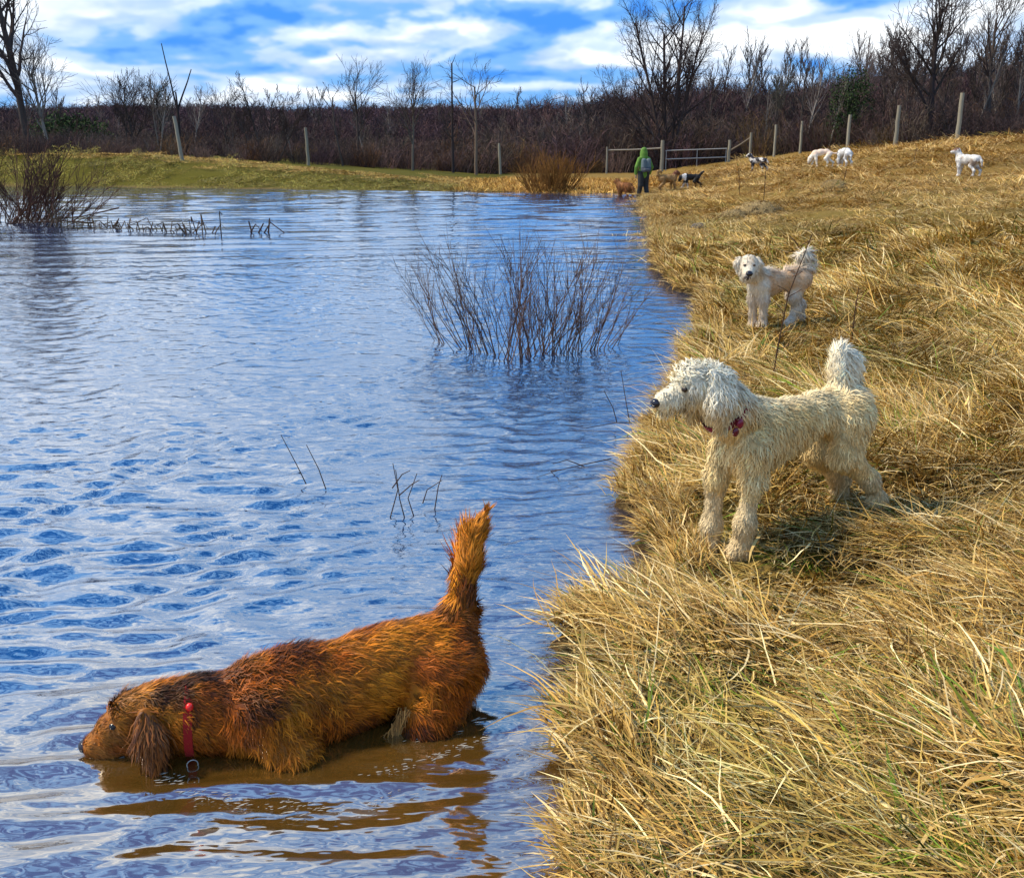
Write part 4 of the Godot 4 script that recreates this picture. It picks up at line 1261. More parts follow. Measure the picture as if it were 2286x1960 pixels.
# a far dog: joints given in its own frame (x forward, y up), standing height about 0.55
func far_dog(at: Vector3, yaw: float, label: String, scale_: float, o: Dictionary) -> void:
	var root := base("dog", at, yaw)
	tag(root, label, "dog", "dogs playing at the far end of the field")
	root.scale = Vector3.ONE * scale_
	var bulk: float = o.get("bulk", 1.0)
	var arch: float = o.get("arch", 0.0)
	var head: Vector3 = o.head
	var nose: Vector3 = o.nose
	var bones := [
		[Vector3(0.24, 0.46, 0), Vector3(0.05, 0.46 + arch, 0), 0.125 * bulk, 0.12 * bulk, 0.75], [Vector3(0.05, 0.46 + arch, 0), Vector3(-0.15, 0.49 + arch, 0), 0.11 * bulk, 0.085 * bulk, 0.8], [Vector3(-0.15, 0.49 + arch, 0), Vector3(-0.28, 0.48, 0), 0.09 * bulk, 0.09 * bulk, 0.85],
		[Vector3(0.24, 0.50, 0), head.lerp(Vector3(0.26, 0.5, 0), 0.2), 0.105 * bulk, 0.075], [head, head.lerp(nose, 0.35), 0.082, 0.068], [head.lerp(nose, 0.3), nose, 0.056, 0.036]]
	for s in [-1.0, 1.0]:
		var st: float = o.get("stride", 0.06) * s
		bones.append_array([
			[Vector3(0.22, 0.42, s * 0.07), Vector3(0.22 + st * 0.3, 0.28, s * 0.085), 0.075 * bulk, 0.045, 0.8], [Vector3(0.22 + st * 0.3, 0.28, s * 0.085), Vector3(0.24 + st, 0.03, s * 0.085), 0.038, 0.026], [Vector3(0.24 + st, 0.025, s * 0.085), Vector3(0.28 + st, 0.02, s * 0.085), 0.028, 0.022],
			[Vector3(-0.25, 0.45, s * 0.07), Vector3(-0.18 - st * 0.5, 0.30, s * 0.09), 0.088 * bulk, 0.058, 0.8], [Vector3(-0.18 - st * 0.5, 0.30, s * 0.09), Vector3(-0.32 - st, 0.17, s * 0.09), 0.05, 0.03], [Vector3(-0.32 - st, 0.17, s * 0.09), Vector3(-0.30 - st, 0.03, s * 0.09), 0.03, 0.024], [Vector3(-0.30 - st, 0.025, s * 0.09), Vector3(-0.26 - st, 0.02, s * 0.09), 0.027, 0.022]])
	var tail: Array = o.tail
	for i in tail.size() - 1:
		bones.append([tail[i], tail[i + 1], lerpf(o.get("tail_r", 0.03), 0.016, float(i) / tail.size()), lerpf(o.get("tail_r", 0.03), 0.016, (i + 1.0) / tail.size())])
	var hue: Callable = o.hue
	var b := body(bones, 0.018, 0.05, func(p: Vector3, _n: Vector3) -> Color: return hue.call(p))
	put("body", b, M.fur, root)
	var f := (nose - head).normalized()
	var sd := f.cross(Vector3(0, 1, 0)).normalized()
	var up := sd.cross(f)
	for s in [-1.0, 1.0]:
		var em := body([[head + sd * s * 0.05 + up * 0.04 - f * 0.02, head + sd * s * 0.085 - up * 0.03 - f * 0.02, 0.026, 0.018, 1.0]], 0.012, 0.02, func(_p: Vector3, _n: Vector3) -> Color: return o.ear)
		put("ear", em, M.fur, root)
		var ey := MB.new()
		ball(ey, head + f * 0.05 + sd * s * 0.04 + up * 0.03, Vector3.ONE * 0.012, Color(0.02, 0.012, 0.008), 4, 6)
		put("eye", ey, M.shiny, root)
	var nm := MB.new()
	ball(nm, nose + f * 0.025, Vector3.ONE * 0.018, Color(0.015, 0.012, 0.012), 4, 6)
	put("nose", nm, M.shiny, root)
	if o.has("hair"):
		var hl: float = o.hair
		var look := func(p: Vector3, n: Vector3) -> Array:
			return [Vector3(-0.6, -0.9, 0.0), hl, 0.010, 0.4, (hue.call(p) as Color) * rng.randf_range(0.7, 1.2), 0.4]
		tag(put("coat", fur(b, 2200, look, 0.12, 3), M.fur, root), "", "", "", "stuff")

func make_far_dogs() -> void:
	rng.seed = 330
	taken["dog"] = 2
	# yaw 0 looks to +x; PI looks to -x
	far_dog(Vector3(4.3, -0.10, -39.0), PI * 0.72, "reddish dog standing in the shallow water left of the hooded walker", 1.0, {"head": Vector3(0.38, 0.66, 0), "nose": Vector3(0.50, 0.60, 0), "tail": [Vector3(-0.33, 0.5, 0), Vector3(-0.45, 0.42, 0), Vector3(-0.52, 0.3, 0)], "tail_r": 0.045, "bulk": 1.15, "hair": 0.09, "ear": Color(0.14, 0.04, 0.015),
		"hue": func(p: Vector3) -> Color: return Color(0.22, 0.07, 0.018).lerp(Color(0.36, 0.14, 0.035), clampf(0.5 + fn_a.get_noise_3d(p.x * 5, p.y * 5, p.z * 5), 0, 1))})
	far_dog(on_ground(5.85, -38.3, 0.03), 0.35, "tan dog with a tightly curled tail right of the hooded walker", 0.98, {"head": Vector3(0.36, 0.67, 0), "nose": Vector3(0.50, 0.62, 0), "tail": [Vector3(-0.33, 0.52, 0), Vector3(-0.43, 0.60, 0), Vector3(-0.43, 0.72, 0), Vector3(-0.32, 0.74, 0), Vector3(-0.27, 0.66, 0)], "tail_r": 0.045, "bulk": 1.15, "hair": 0.08, "ear": Color(0.12, 0.045, 0.02),
		"hue": func(p: Vector3) -> Color: return Color(0.42, 0.24, 0.09) if p.y < 0.60 or p.x < 0.2 else Color(0.20, 0.07, 0.03)})
	far_dog(on_ground(6.9, -39.3, 0.03), PI - 0.1, "black dog with a white shoulder band and lowered head", 0.92, {"head": Vector3(0.43, 0.46, 0), "nose": Vector3(0.50, 0.33, 0), "tail": [Vector3(-0.33, 0.54, 0), Vector3(-0.42, 0.64, 0), Vector3(-0.50, 0.70, 0)], "tail_r": 0.04, "hair": 0.06, "ear": Color(0.015, 0.014, 0.014), "stride": 0.12,
		"hue": func(p: Vector3) -> Color: return Color(0.72, 0.70, 0.67) if (p.x > 0.22 and p.x < 0.40 and p.y > 0.34) or (p.y < 0.24 and p.x > 0.1) else Color(0.014, 0.013, 0.014)})
	far_dog(on_ground(10.9, -45.4, 0.03), PI * 0.80, "black and white spotted dog beside the braced fence post", 1.08, {"head": Vector3(0.38, 0.68, 0), "nose": Vector3(0.53, 0.62, 0), "tail": [Vector3(-0.33, 0.52, 0), Vector3(-0.42, 0.40, 0), Vector3(-0.46, 0.30, 0)], "ear": Color(0.015, 0.014, 0.014),
		"hue": func(p: Vector3) -> Color: return Color(0.50, 0.47, 0.43) if fn_a.get_noise_3d(p.x * 4.5 + 3.0, p.y * 4.5, p.z * 4.5) > 0.10 else Color(0.02, 0.019, 0.02)})
	far_dog(on_ground(12.55, -41.6, 0.02), PI - 0.25, "cream sniffing dog with its thin tail curled up", 1.12, {"head": Vector3(0.40, 0.30, 0), "nose": Vector3(0.44, 0.15, 0), "arch": 0.06, "tail": [Vector3(-0.34, 0.50, 0), Vector3(-0.50, 0.48, 0), Vector3(-0.60, 0.52, 0), Vector3(-0.62, 0.62, 0)], "tail_r": 0.028, "stride": 0.10, "bulk": 0.95, "ear": Color(0.62, 0.48, 0.36),
		"hue": func(p: Vector3) -> Color: return Color(0.74, 0.56, 0.42) if p.y > 0.46 else Color(0.78, 0.70, 0.58)})
	far_dog(on_ground(13.15, -40.6, 0.02), PI * 0.5 + 0.25, "white dog seen from behind with its head down, beside the cream one", 1.12, {"head": Vector3(0.40, 0.24, 0.03), "nose": Vector3(0.36, 0.12, 0.03), "arch": 0.06, "tail": [Vector3(-0.34, 0.48, 0), Vector3(-0.40, 0.38, 0), Vector3(-0.40, 0.26, 0)], "tail_r": 0.03, "stride": 0.02, "bulk": 1.15, "hair": 0.035, "ear": Color(0.7, 0.68, 0.64),
		"hue": func(_p: Vector3) -> Color: return Color(0.70, 0.69, 0.66)})
	far_dog(on_ground(13.25, -29.8, 0.02), PI * 0.5 + 0.55, "white hound with grey brown patches standing alone, brown head turned left", 1.05, {"bulk": 1.12, "head": Vector3(0.35, 0.70, -0.03), "nose": Vector3(0.44, 0.66, -0.15), "tail": [Vector3(-0.33, 0.52, 0), Vector3(-0.42, 0.42, 0), Vector3(-0.44, 0.28, 0)], "stride": 0.04, "hair": 0.03, "ear": Color(0.20, 0.10, 0.06),
		"hue": func(p: Vector3) -> Color:
			if p.y > 0.70 and p.x > 0.30: return Color(0.22, 0.12, 0.08)
			return Color(0.34, 0.27, 0.22) if fn_a.get_noise_3d(p.x * 4.0, p.y * 4.0 + 7.0, p.z * 4.0) > 0.12 and p.x < 0.15 else Color(0.68, 0.65, 0.60)})

func make_person() -> void:
	rng.seed = 340
	var root := base("person", Vector3(4.75, -0.05, -36.9), 0.25)
	tag(root, "person in a green hooded jacket with a grey backpack, walking away at the water's edge", "person")
	# faces -z (away), x to its right
	var skin := Color(0.45, 0.28, 0.20)
	var limbs := [
		[Vector3(0, 0.98, 0), Vector3(0, 1.20, 0), 0.15, 0.15, 0.7], [Vector3(0, 1.20, 0), Vector3(0, 1.42, -0.02), 0.16, 0.15, 0.7], [Vector3(0, 1.45, -0.02), Vector3(0, 1.56, -0.04), 0.06, 0.055], [Vector3(0, 1.62, -0.06), Vector3(0, 1.68, -0.06), 0.092, 0.098], [Vector3(0, 1.60, -0.14), Vector3(0, 1.61, -0.165), 0.03, 0.015]]
	for s in [-1.0, 1.0]:
		limbs.append_array([[Vector3(s * 0.17, 1.42, 0), Vector3(s * 0.25, 1.14, 0.03), 0.065, 0.05], [Vector3(s * 0.25, 1.14, 0.03), Vector3(s * 0.24, 0.90, -0.10), 0.046, 0.034],
			[Vector3(s * 0.09, 0.95, 0), Vector3(s * 0.12, 0.50, -0.04 * s), 0.10, 0.068], [Vector3(s * 0.12, 0.50, -0.04 * s), Vector3(s * 0.13, 0.10, 0.10 * s), 0.066, 0.045], [Vector3(s * 0.13, 0.06, 0.10 * s), Vector3(s * 0.14, 0.03, 0.10 * s - 0.16), 0.05, 0.035]])
	var b := body(limbs, 0.02, 0.04, func(p: Vector3, _n: Vector3) -> Color: return skin)
	# hands: palm, four fingers and a thumb, curled
	for s in [-1.0, 1.0]:
		var w := Vector3(s * 0.24, 0.90, -0.10)
		var hb := [[w, w + Vector3(0, -0.08, -0.02), 0.028, 0.034, 0.6]]
		for k in 4:
			var q := w + Vector3((k - 1.5) * 0.014, -0.09, -0.02)
			var l: float = [0.026, 0.032, 0.034, 0.028][k]
			hb.append([q, q + Vector3(0, -l, -0.008), 0.009, 0.009]); hb.append([q + Vector3(0, -l, -0.008), q + Vector3(-s * 0.012, -l * 1.8, -0.014), 0.009, 0.008])
		hb.append([w + Vector3(-s * 0.02, -0.03, -0.03), w + Vector3(-s * 0.03, -0.07, -0.055), 0.011, 0.009])
		var h := body(hb, 0.006, 0.008, func(_p: Vector3, _n: Vector3) -> Color: return skin)
		var off := b.v.size()
		b.v.append_array(h.v); b.n.append_array(h.n); b.c.append_array(h.c)
		for i in h.ix: b.ix.push_back(i + off)
	put("body", b, M.plain, root)
	var green := func(p: Vector3, _n: Vector3) -> Color: return Color(0.13, 0.25, 0.03).lerp(Color(0.07, 0.16, 0.025), clampf(0.5 + fn_a.get_noise_3d(p.x * 6, p.y * 6, p.z * 6), 0, 1))
	var jk := [[Vector3(0, 0.92, 0), Vector3(0, 1.18, 0), 0.20, 0.19, 0.72], [Vector3(0, 1.18, 0), Vector3(0, 1.42, -0.02), 0.19, 0.17, 0.72], [Vector3(0, 1.48, -0.02), Vector3(0, 1.60, -0.04), 0.105, 0.125], [Vector3(0, 1.60, -0.04), Vector3(0, 1.71, -0.035), 0.125, 0.115], [Vector3(0, 1.71, -0.03), Vector3(0, 1.76, 0.0), 0.09, 0.05]]
	for s in [-1.0, 1.0]:
		jk.append_array([[Vector3(s * 0.17, 1.41, 0), Vector3(s * 0.29, 1.14, 0.03), 0.085, 0.070, 1.0, 0.03], [Vector3(s * 0.29, 1.14, 0.03), Vector3(s * 0.265, 0.92, -0.09), 0.068, 0.055, 1.0, 0.02]])
	put("jacket", body(jk, 0.02, 0.06, green), M.plain, root)
	var tr := []
	for s in [-1.0, 1.0]:
		tr.append_array([[Vector3(s * 0.09, 0.93, 0), Vector3(s * 0.12, 0.50, -0.04 * s), 0.135, 0.095], [Vector3(s * 0.12, 0.50, -0.04 * s), Vector3(s * 0.13, 0.14, 0.10 * s), 0.092, 0.075]])
	put("trousers", body(tr, 0.02, 0.03, func(_p: Vector3, _n: Vector3) -> Color: return Color(0.022, 0.020, 0.022)), M.plain, root)
	for s in [-1.0, 1.0]:
		put("boot", body([[Vector3(s * 0.13, 0.20, 0.10 * s), Vector3(s * 0.13, 0.06, 0.10 * s), 0.07, 0.065], [Vector3(s * 0.13, 0.05, 0.10 * s), Vector3(s * 0.14, 0.035, 0.10 * s - 0.17), 0.06, 0.045]], 0.016, 0.03, func(_p: Vector3, _n: Vector3) -> Color: return Color(0.02, 0.016, 0.014)), M.plain, root)
	var pk := [[Vector3(-0.08, 1.06, 0.20), Vector3(-0.08, 1.36, 0.19), 0.10, 0.09], [Vector3(0.10, 1.06, 0.20), Vector3(0.10, 1.36, 0.19), 0.10, 0.09], [Vector3(-0.06, 1.04, 0.30), Vector3(0.08, 1.04, 0.30), 0.06, 0.06]]
	put("backpack", body(pk, 0.016, 0.05, func(p: Vector3, _n: Vector3) -> Color: return Color(0.10, 0.13, 0.14) if p.y > 1.14 else Color(0.055, 0.065, 0.075)), M.plain, root)

func straw_tint(x: float, z: float, far: float) -> Color:
	var n := fn_a.get_noise_2d(x * 0.55, z * 0.55)
	var v := rng.randf_range(0.74, 1.15) * (1.0 + n * 0.3)
	var green := clampf(fn_b.get_noise_2d(x * 0.9 + 70.0, z * 0.9) * 1.5 - 0.30, 0.0, 0.6)
	var c := Color(v, v, v).lerp(Color(0.42, 0.55, 0.34) * v, green)
	if fn_b.get_noise_2d(x * 2.6 + 30.0, z * 2.6) > 0.40 and rng.randf() < 0.5: c = Color(0.30, 0.62, 0.16) * v
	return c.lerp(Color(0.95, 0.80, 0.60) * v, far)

func straw_flow(x: float, z: float) -> float:
	return PI * 0.80 + fn_a.get_noise_2d(x * 0.55, z * 0.55) * 2.6 + fn_b.get_noise_2d(x * 1.5, z * 1.5) * 3.0 + gauss() * 0.24

func lie(x: float, z: float, turn: float) -> Basis:   # a basis that lies on the slope, its x turned by that much
	var e := 0.3
	var up := Vector3(ground(x - e, z) - ground(x + e, z), 2.0 * e, ground(x, z - e) - ground(x, z + e)).normalized()
	var fx := Vector3(cos(turn), 0, sin(turn))
	fx = (fx - up * fx.dot(up)).normalized()
	return Basis(fx, up, fx.cross(up))

func make_grass() -> void:
	var words := ["tangled long straw coloured dead grass on the near bank", "bent golden dead grass on the slope beyond the nearest dogs"]
	for band in 2:
		rng.seed = 800 + band
		var mb := MB.new()
		var r0: float = [0.9, 5.5][band]
		var r1: float = [5.5, 17.0][band]
		var made := 0
		while made < [8800, 9500][band]:
			var r := sqrt(lerpf(r0 * r0, r1 * r1, rng.randf())) if band == 0 else r0 * exp(rng.randf() * log(r1 / r0))
			var a := rng.randf_range(-0.15, 0.78)
			var x := sin(a) * r
			var z := -cos(a) * r
			var f := foot(z)
			if x - f < -0.1: continue
			var gy := ground(x, z, f)
			if gy < 0.045: continue
			made += 1
			var sc := rng.randf_range(0.75, 1.2) * (0.9 if band == 0 else 1.1) * (0.55 if gy < 0.11 else 1.0)
			for t0 in TROD:
				if Vector2(x - t0[0], z - t0[1]).length() < t0[3]: sc *= 0.5
			var b := Basis(Vector3.UP, -straw_flow(x, z)) * Basis(Vector3.FORWARD, gauss() * 0.12) * Basis(Vector3.RIGHT, gauss() * 0.12)
			b = b.scaled(Vector3(sc, sc * rng.randf_range(0.7, 1.15), sc))
			var at := Transform3D(b, Vector3(x, gy, z))
			var u := rng.randf()
			var tint := straw_tint(x, z, 0.0)
			var w := 0.0031 if band == 0 else clampf(0.00052 * r, 0.0032, 0.0085)
			var cnt := 11
			if u < 0.46: tuft_into(mb, at, tint, cnt, 0.235, w, 0.06, 0, 4 if band == 0 else 3)
			elif u < 0.86: tuft_into(mb, at, tint, cnt, 0.33, w, 0.075, 2, 4 if band == 0 else 3)
			elif u < 0.95: tuft_into(mb, at, tint * 1.1, 3, 0.32, w * 2.2, 0.07, 2, 4)
			else: tuft_into(mb, at, tint, 5, 0.22, w * 0.6, 0.05, 1, 3)
		# tufts that overhang the water
		for i in [1300, 1000][band]:
			var z := -r0 * exp(rng.randf() * log(r1 / r0)) if band == 1 else -rng.randf_range(1.3, 5.5)
			var f := foot(z)
			var x := f - 0.2
			while ground(x, z, f) < 0.03 and x < f + 0.4: x += 0.02
			x += absf(gauss()) * 0.06
			var y := ground(x, z, f)
			var sc := rng.randf_range(0.40, 0.72) * clampf(0.65 - z * 0.03, 0.6, 1.2)
			var at := Transform3D((Basis(Vector3.UP, -(PI + gauss() * 1.1)) * Basis(Vector3.FORWARD, gauss() * 0.2)).scaled(Vector3.ONE * sc), Vector3(x, maxf(y, -0.01) + 0.01, z))
			var v := rng.randf_range(0.55, 1.0)
			tuft_into(mb, at, Color(v, v * 0.97, v * 0.92), 15, 0.27, 0.0033 if band == 0 else clampf(-0.00055 * z, 0.0035, 0.009), 0.06, 0, 3)
		tag(put("dry_grass", mb, M.grass), words[band], "grass", "", "stuff")
	# farther off: patches laid side by side over the slope
	rng.seed = 810
	var kinds := []
	for k in 4:
		var mb := MB.new()
		for i in 90:
			var at := Transform3D(Basis(Vector3.UP, gauss() * 0.9), Vector3(rng.randf_range(-1.0, 1.0), 0, rng.randf_range(-1.0, 1.0)))
			var v := rng.randf_range(0.65, 1.2)
			tuft_into(mb, at, Color(v, v, v), 7, 0.30, 0.0065, 0.13, 0 if i % 3 else 2, 3)
		kinds.append(mb.mesh())
	var xs := [[], [], [], []]
	var cs := [[], [], [], []]
	var z := -16.0
	while z > -62.0:
		var step := 1.25 * clampf(-z / 24.0, 0.8, 1.7)
		var x := foot(z) + 0.45
		while x < -z * 0.66 + 2.0:
			var px := x + rng.randf_range(-0.3, 0.3) * step
			var pz := z + rng.randf_range(-0.3, 0.3) * step
			x += step
			if (pz < -58.0 and px > 24.0) or px - foot(pz) < 0.3: continue
			var sc := step / 1.25
			var low := 0.58
			for t0 in TROD:
				if Vector2(px - t0[0], pz - t0[1]).length() < t0[3] + 0.5: low = 0.3
			var b := lie(px, pz, straw_flow(px, pz))
			b = b * Basis.from_scale(Vector3(sc, low * sc, sc))
			var k := rng.randi() % 4
			xs[k].append(Transform3D(b, on_ground(px, pz)))
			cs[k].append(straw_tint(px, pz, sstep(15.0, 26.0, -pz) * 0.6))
		z -= step
	# the water's edge farther off
	for i in 500:
		var ez := -16.0 * exp(rng.randf() * log(2.6))
		var f := foot(ez)
		var k := rng.randi() % 4
		var sc := rng.randf_range(0.3, 0.5)
		xs[k].append(Transform3D(Basis(Vector3.UP, rng.randf() * TAU).scaled(Vector3(sc, sc, sc)), Vector3(f + 0.25 + absf(gauss()) * 0.2, maxf(ground(f + 0.3, ez), 0.0), ez)))
		var v := rng.randf_range(0.6, 1.0)
		cs[k].append(Color(v, v * 0.97, v * 0.92))
	var names := ["flat lying dead grass over the far field", "bleached dead grass in the far field", "golden matted grass in the far field", "tawny bent grass in the far field"]
	for k in 4: multi("field_grass", kinds[k], M.grass, xs[k], cs[k], names[k], "grass")
	# short olive turf on the dam, tawny grass at the far shore
	var ds := []
	var dc := []
	rng.seed = 802
	var turf := MB.new()
	for i in 110:
		var at := Transform3D(Basis(Vector3.UP, rng.randf() * TAU), Vector3(rng.randf_range(-1.0, 1.0), 0, rng.randf_range(-1.0, 1.0)))
		var v := rng.randf_range(0.65, 1.25)
		tuft_into(turf, at, Color(v, v, v), 7, 0.26, 0.011, 0.16, 0, 3)
	var tx := -36.0
	while tx < 13.0:
		var row := 0.4
		while row < 16.0:
			var x := tx + rng.randf_range(-0.4, 0.4)
			var tz := table(FX, FZ, x) - row - rng.randf_range(-0.3, 0.3)
			row += 1.15
			if x - foot(tz) > 1.5 or row > 10.0 and x < -4.0: continue
			var y := ground(x, tz)
			if y < 0.0: continue
			var sc := 1.0 if x < -2.0 else 1.1
			ds.append(Transform3D(lie(x, tz, rng.randf() * TAU) * Basis.from_scale(Vector3(sc, 0.36 if x < -2.0 else 1.1, sc)), Vector3(x, y, tz)))
			var v := rng.randf_range(0.85, 1.15)
			var olive := Color(0.27, 0.38, 0.11) * v
			var tawny := Color(0.95, 0.78, 0.52) * v
			dc.append(tawny.lerp(olive, sstep(0.5, -4.0, x) * (0.85 if row < 5.0 else 0.4)))
		tx += 1.2
	multi("turf", turf.mesh(), M.grass, ds, dc, "short olive turf and tawny grass along the far shore", "grass")

func make_small_things() -> void:
	# tall dry weed stalks
	var stalks := [
		[1.60, -5.95, 0.95, 0.11, -0.07, "tall thin bent weed stalk between the two nearest dogs on the bank"],
		[2.39, -6.87, 0.42, 0.02, 0.0, "short straight weed stalk up the slope from the tall bent one"],
		[6.85, -30.6, 1.05, -0.08, 0.0, "leaning dry weed stem left of the grey hay tussock"],
		[6.60, -26.6, 1.25, 0.0, 0.0, "forked dry weed stem standing just behind the grey hay tussock"],
		[9.9, -30.5, 0.8, 0.15, 0.0, "dry weed stem on the slope below the sniffing dogs"],
		[14.3, -36.5, 0.8, 0.05, 0.0, "brown dock stalk on the rise left of the lone hound"]]
	var i := 0
	for s in stalks:
		rng.seed = 1000 + i
		i += 1
		var root := base("weed_stalk", on_ground(s[0], s[1], 0.02))
		tag(root, s[5], "weed stalk")
		var mb := MB.new()
		var r := 0.0058 if s[1] > -10.0 else 0.011
		var h: float = s[2]
		mb.tube([Vector3.ZERO, Vector3(s[3] * h * 0.3, h * 0.3, s[4] * 0.3), Vector3(s[3] * h * 0.7, h * 0.62, s[4] * 0.5), Vector3(s[3] * h * 1.9, h, s[4])], [r, r * 0.9, r * 0.7, r * 0.4], 5, Color(0.055, 0.032, 0.02))
		put("stem", mb, M.bark, root)
		for k in 9:
			var t := rng.randf_range(0.25, 0.95)
			var p := Vector3(s[3] * h * t * 1.2, h * t, s[4] * t)
			var d := Vector3(gauss(), 0.9, gauss()).normalized()
			var tw := MB.new()
			tw.tube([p, p + d * h * 0.05, p + d * h * 0.10 + Vector3(gauss(), 0, gauss()) * 0.01], [r * 0.6, r * 0.5, r * 0.5], 3, Color(0.12, 0.07, 0.04), false)
			put("twig", tw, M.bark, root)
	# twigs that stick out of the water
	var sticks := [
		[[[-0.99, 0.0, -4.50], [-1.02, 0.10, -4.5], [-1.10, 0.24, -4.52]], [[-0.88, 0.0, -4.42], [-0.92, 0.10, -4.42], [-0.96, 0.22, -4.42]], "pair of thin leaning twigs standing in the water left of the raised tail"],
		[[[-0.54, -0.03, -4.06], [-0.50, 0.12, -4.07], [-0.515, 0.24, -4.07]], [[-0.46, -0.03, -4.03], [-0.47, 0.10, -4.03], [-0.50, 0.22, -4.04]], [[-0.42, -0.03, -4.05], [-0.44, 0.08, -4.05], [-0.41, 0.20, -4.05]], [[-0.49, 0.10, -4.05], [-0.44, 0.15, -4.05], [-0.40, 0.17, -4.05]], [[-0.52, 0.13, -4.06], [-0.48, 0.19, -4.06], [-0.44, 0.21, -4.06]], "cluster of crossing dark twigs in the water above the wading dog"],
		[[[-0.35, -0.03, -4.15], [-0.335, 0.10, -4.15], [-0.31, 0.16, -4.15]], [[-0.40, 0.02, -4.17], [-0.36, 0.09, -4.17], [-0.31, 0.13, -4.17]], "small forked twig in the water left of the grassy point"],
		[[[0.72, 0.02, -5.55], [0.60, 0.05, -5.45], [0.42, 0.02, -5.40], [0.28, 0.06, -5.38]], [[0.60, 0.05, -5.45], [0.57, 0.14, -5.44], [0.52, 0.24, -5.44]], [[0.68, 0.03, -5.5], [0.66, 0.18, -5.5], [0.62, 0.34, -5.5]], "dead branch reaching from the bank into the water below the white dog's nose"],
		[[[0.50, 0.05, -4.75], [0.36, 0.03, -4.68], [0.22, 0.03, -4.62], [0.12, 0.0, -4.6]], [[0.36, 0.03, -4.68], [0.27, 0.08, -4.64], [0.20, 0.07, -4.60]], [[0.24, 0.03, -4.63], [0.19, 0.0, -4.7]], "dark forked branch lying at the water's edge left of the white dog"],
		[[[-9.4, 0.05, -22.6], [-10.2, 0.10, -22.7], [-11.4, 0.02, -22.8]], [[-9.0, 0.35, -23.2], [-9.8, 0.20, -23.0], [-11.3, 0.06, -22.9]], "pair of fallen branches lying low over the water right of the drowned shrub"],
		[[[-5.3, -0.02, -20.3], [-5.15, 0.20, -20.3], [-5.05, 0.05, -20.3]], [[-5.0, -0.02, -20.2], [-4.85, 0.22, -20.2], [-4.55, 0.02, -20.1]], [[-4.9, -0.02, -20.2], [-4.85, 0.30, -20.2]], [[-5.25, 0.0, -20.3], [-5.3, 0.24, -20.3]], [[-5.1, 0.0, -20.2], [-4.98, 0.2, -20.2]], "small clump of broken dark twigs alone in the open water"]]
	i = 0
	rng.seed = 1050
	for s in sticks:
		var root := base("water_twigs", Vector3(s[0][0][0], 0, s[0][0][2]))
		tag(root, s[-1], "twig")
		for k in s.size() - 1:
			var mb := MB.new()
			var pts := []
			var rr := []
			var r := 0.0030 if s[0][0][2] > -10.0 else 0.018
			for q in s[k].size():
				pts.append(Vector3(s[k][q][0], s[k][q][1], s[k][q][2]) - root.position)
				rr.append(r * (1.0 - 0.22 * q))
			for q in range(1, pts.size() - 1): pts[q] += Vector3(gauss(), gauss() * 0.3, gauss()) * r * 3.0
			mb.tube(pts, rr, 5, Color(0.06, 0.036, 0.03))
			put("twig", mb, M.bark, root)
	# a line of broken reeds
	rng.seed = 1100
	var reed := base("reed_bed", Vector3(-7.6, 0, -21.2))
	tag(reed, "sparse line of broken dead reeds in the water right of the drowned shrub", "reeds")
	for k in 70:
		var mb := MB.new()
		var t := rng.randf()
		var p := Vector3(lerpf(-2.6, 1.9, t), -0.05, lerpf(-0.9, 1.2, t) + gauss() * 0.15)
		var h := rng.randf_range(0.08, 0.45) * (1.2 if t < 0.15 or t > 0.85 else 0.7)
		var q := p + Vector3(gauss() * 0.10, h, gauss() * 0.05)
		mb.tube([p, q, q + Vector3(gauss() * 0.16, -rng.randf() * h * 0.7, gauss() * 0.1)], [0.011, 0.010, 0.008], 4, Color(0.07, 0.05, 0.035) * rng.randf_range(0.6, 1.5), false)
		put("reed", mb, M.bark, reed)
	# grey tussock of old hay and a small stone
	rng.seed = 1101
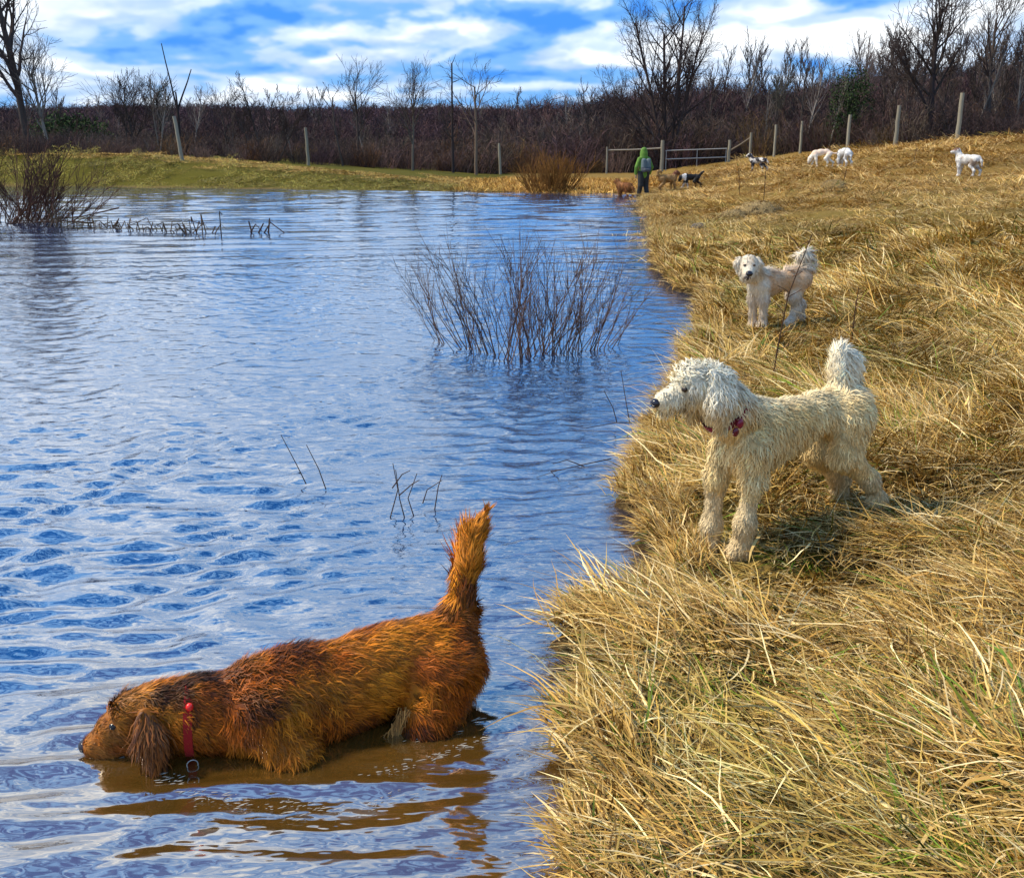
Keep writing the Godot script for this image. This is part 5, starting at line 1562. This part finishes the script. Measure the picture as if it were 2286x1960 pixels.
	for ts in [[5.35, -21.9, 1.0, "grey mound of old hay with a dark hollow on the slope"], [8.9, -28.2, 0.65, "smaller brown tussock of dead grass up the slope from the grey mound"], [4.75, -21.6, 0.55, "low greenish tussock left of the grey mound of hay"]]:
		var root := base("hay_tussock", on_ground(ts[0], ts[1], 0.03))
		tag(root, ts[3], "tussock")
		var mb := MB.new()
		for k in 1500:
			var a := rng.randf() * TAU
			var e := asin(rng.randf())
			var n := Vector3(cos(a) * cos(e), sin(e), sin(a) * cos(e))
			var p := Vector3(n.x * 0.62, n.y * 0.42, n.z * 0.5) * float(ts[2]) * rng.randf_range(0.75, 1.02)
			if ts[2] == 1.0 and (p - Vector3(0.34, 0.10, 0.40)).length() < 0.16: continue
			var d := (n.cross(Vector3(gauss(), gauss(), gauss())).normalized() + Vector3(0, -0.3, 0) + n * 0.25).normalized()
			mb.ribbon([p, p + d * 0.09, p + d * 0.2 + Vector3(0, -0.04, 0)], 0.008, d.cross(n).normalized(), n, Color(0.44, 0.31, 0.13).lerp(Color(0.17, 0.12, 0.055), rng.randf()) * rng.randf_range(0.7, 1.3))
		tag(put("hay", mb, M.grass, root), "", "", "", "stuff")
		var core := MB.new()
		ball(core, Vector3.ZERO, Vector3(0.40, 0.26, 0.30) * float(ts[2]), Color(0.05, 0.035, 0.02), 8, 12)
		put("mound", core, M.ground, root)
	var rb := body([[Vector3(-0.05, 0.05, 0), Vector3(0.06, 0.08, 0.02), 0.10, 0.09]], 0.02, 0.04, func(p: Vector3, _n: Vector3) -> Color: return Color(0.10, 0.09, 0.08) * (1.0 + 0.6 * fn_a.get_noise_3d(p.x * 14, p.y * 14, p.z * 14)))
	var rk := put("stone", rb, M.bark)
	rk.position = on_ground(3.55, -19.2, 0.02)
	tag(rk, "small dark stone in the grass near the shore", "stone")
	# foam where the wading dog breaks the surface
	rng.seed = 1102
	var fx := []
	var fc := []
	var arcs := [[Vector2(-0.92, -2.20), Vector2(-0.72, -2.03), Vector2(-0.46, -2.06), 110], [Vector2(-0.42, -2.16), Vector2(-0.22, -2.22), Vector2(-0.06, -2.36), 90], [Vector2(-0.55, -2.02), Vector2(-0.40, -2.04), Vector2(-0.22, -2.12), 40], [Vector2(-0.30, -2.35), Vector2(-0.18, -2.38), Vector2(-0.08, -2.44), 30]]
	for a in arcs:
		for k in a[3]:
			var t := rng.randf()
			var p: Vector2 = a[0].lerp(a[1], t).lerp(a[1].lerp(a[2], t), t) + Vector2(gauss() * 0.012, gauss() * 0.014)
			var s := rng.randf_range(0.0005, 0.0013)
			fx.append(Transform3D(Basis.from_scale(Vector3(s * rng.randf_range(2.0, 12.0), s * 0.7, s)).rotated(Vector3.UP, rng.randf() * 0.6), Vector3(p.x, 0.003, p.y)))
			fc.append(Color(0.45, 0.40, 0.32))
	var fm := MB.new()
	ball(fm, Vector3.ZERO, Vector3.ONE, Color(1, 1, 1), 4, 6)
	multi("foam", fm.mesh(), M.shiny, fx, fc, "flecks of foam and bubbles round the wading dog", "foam")
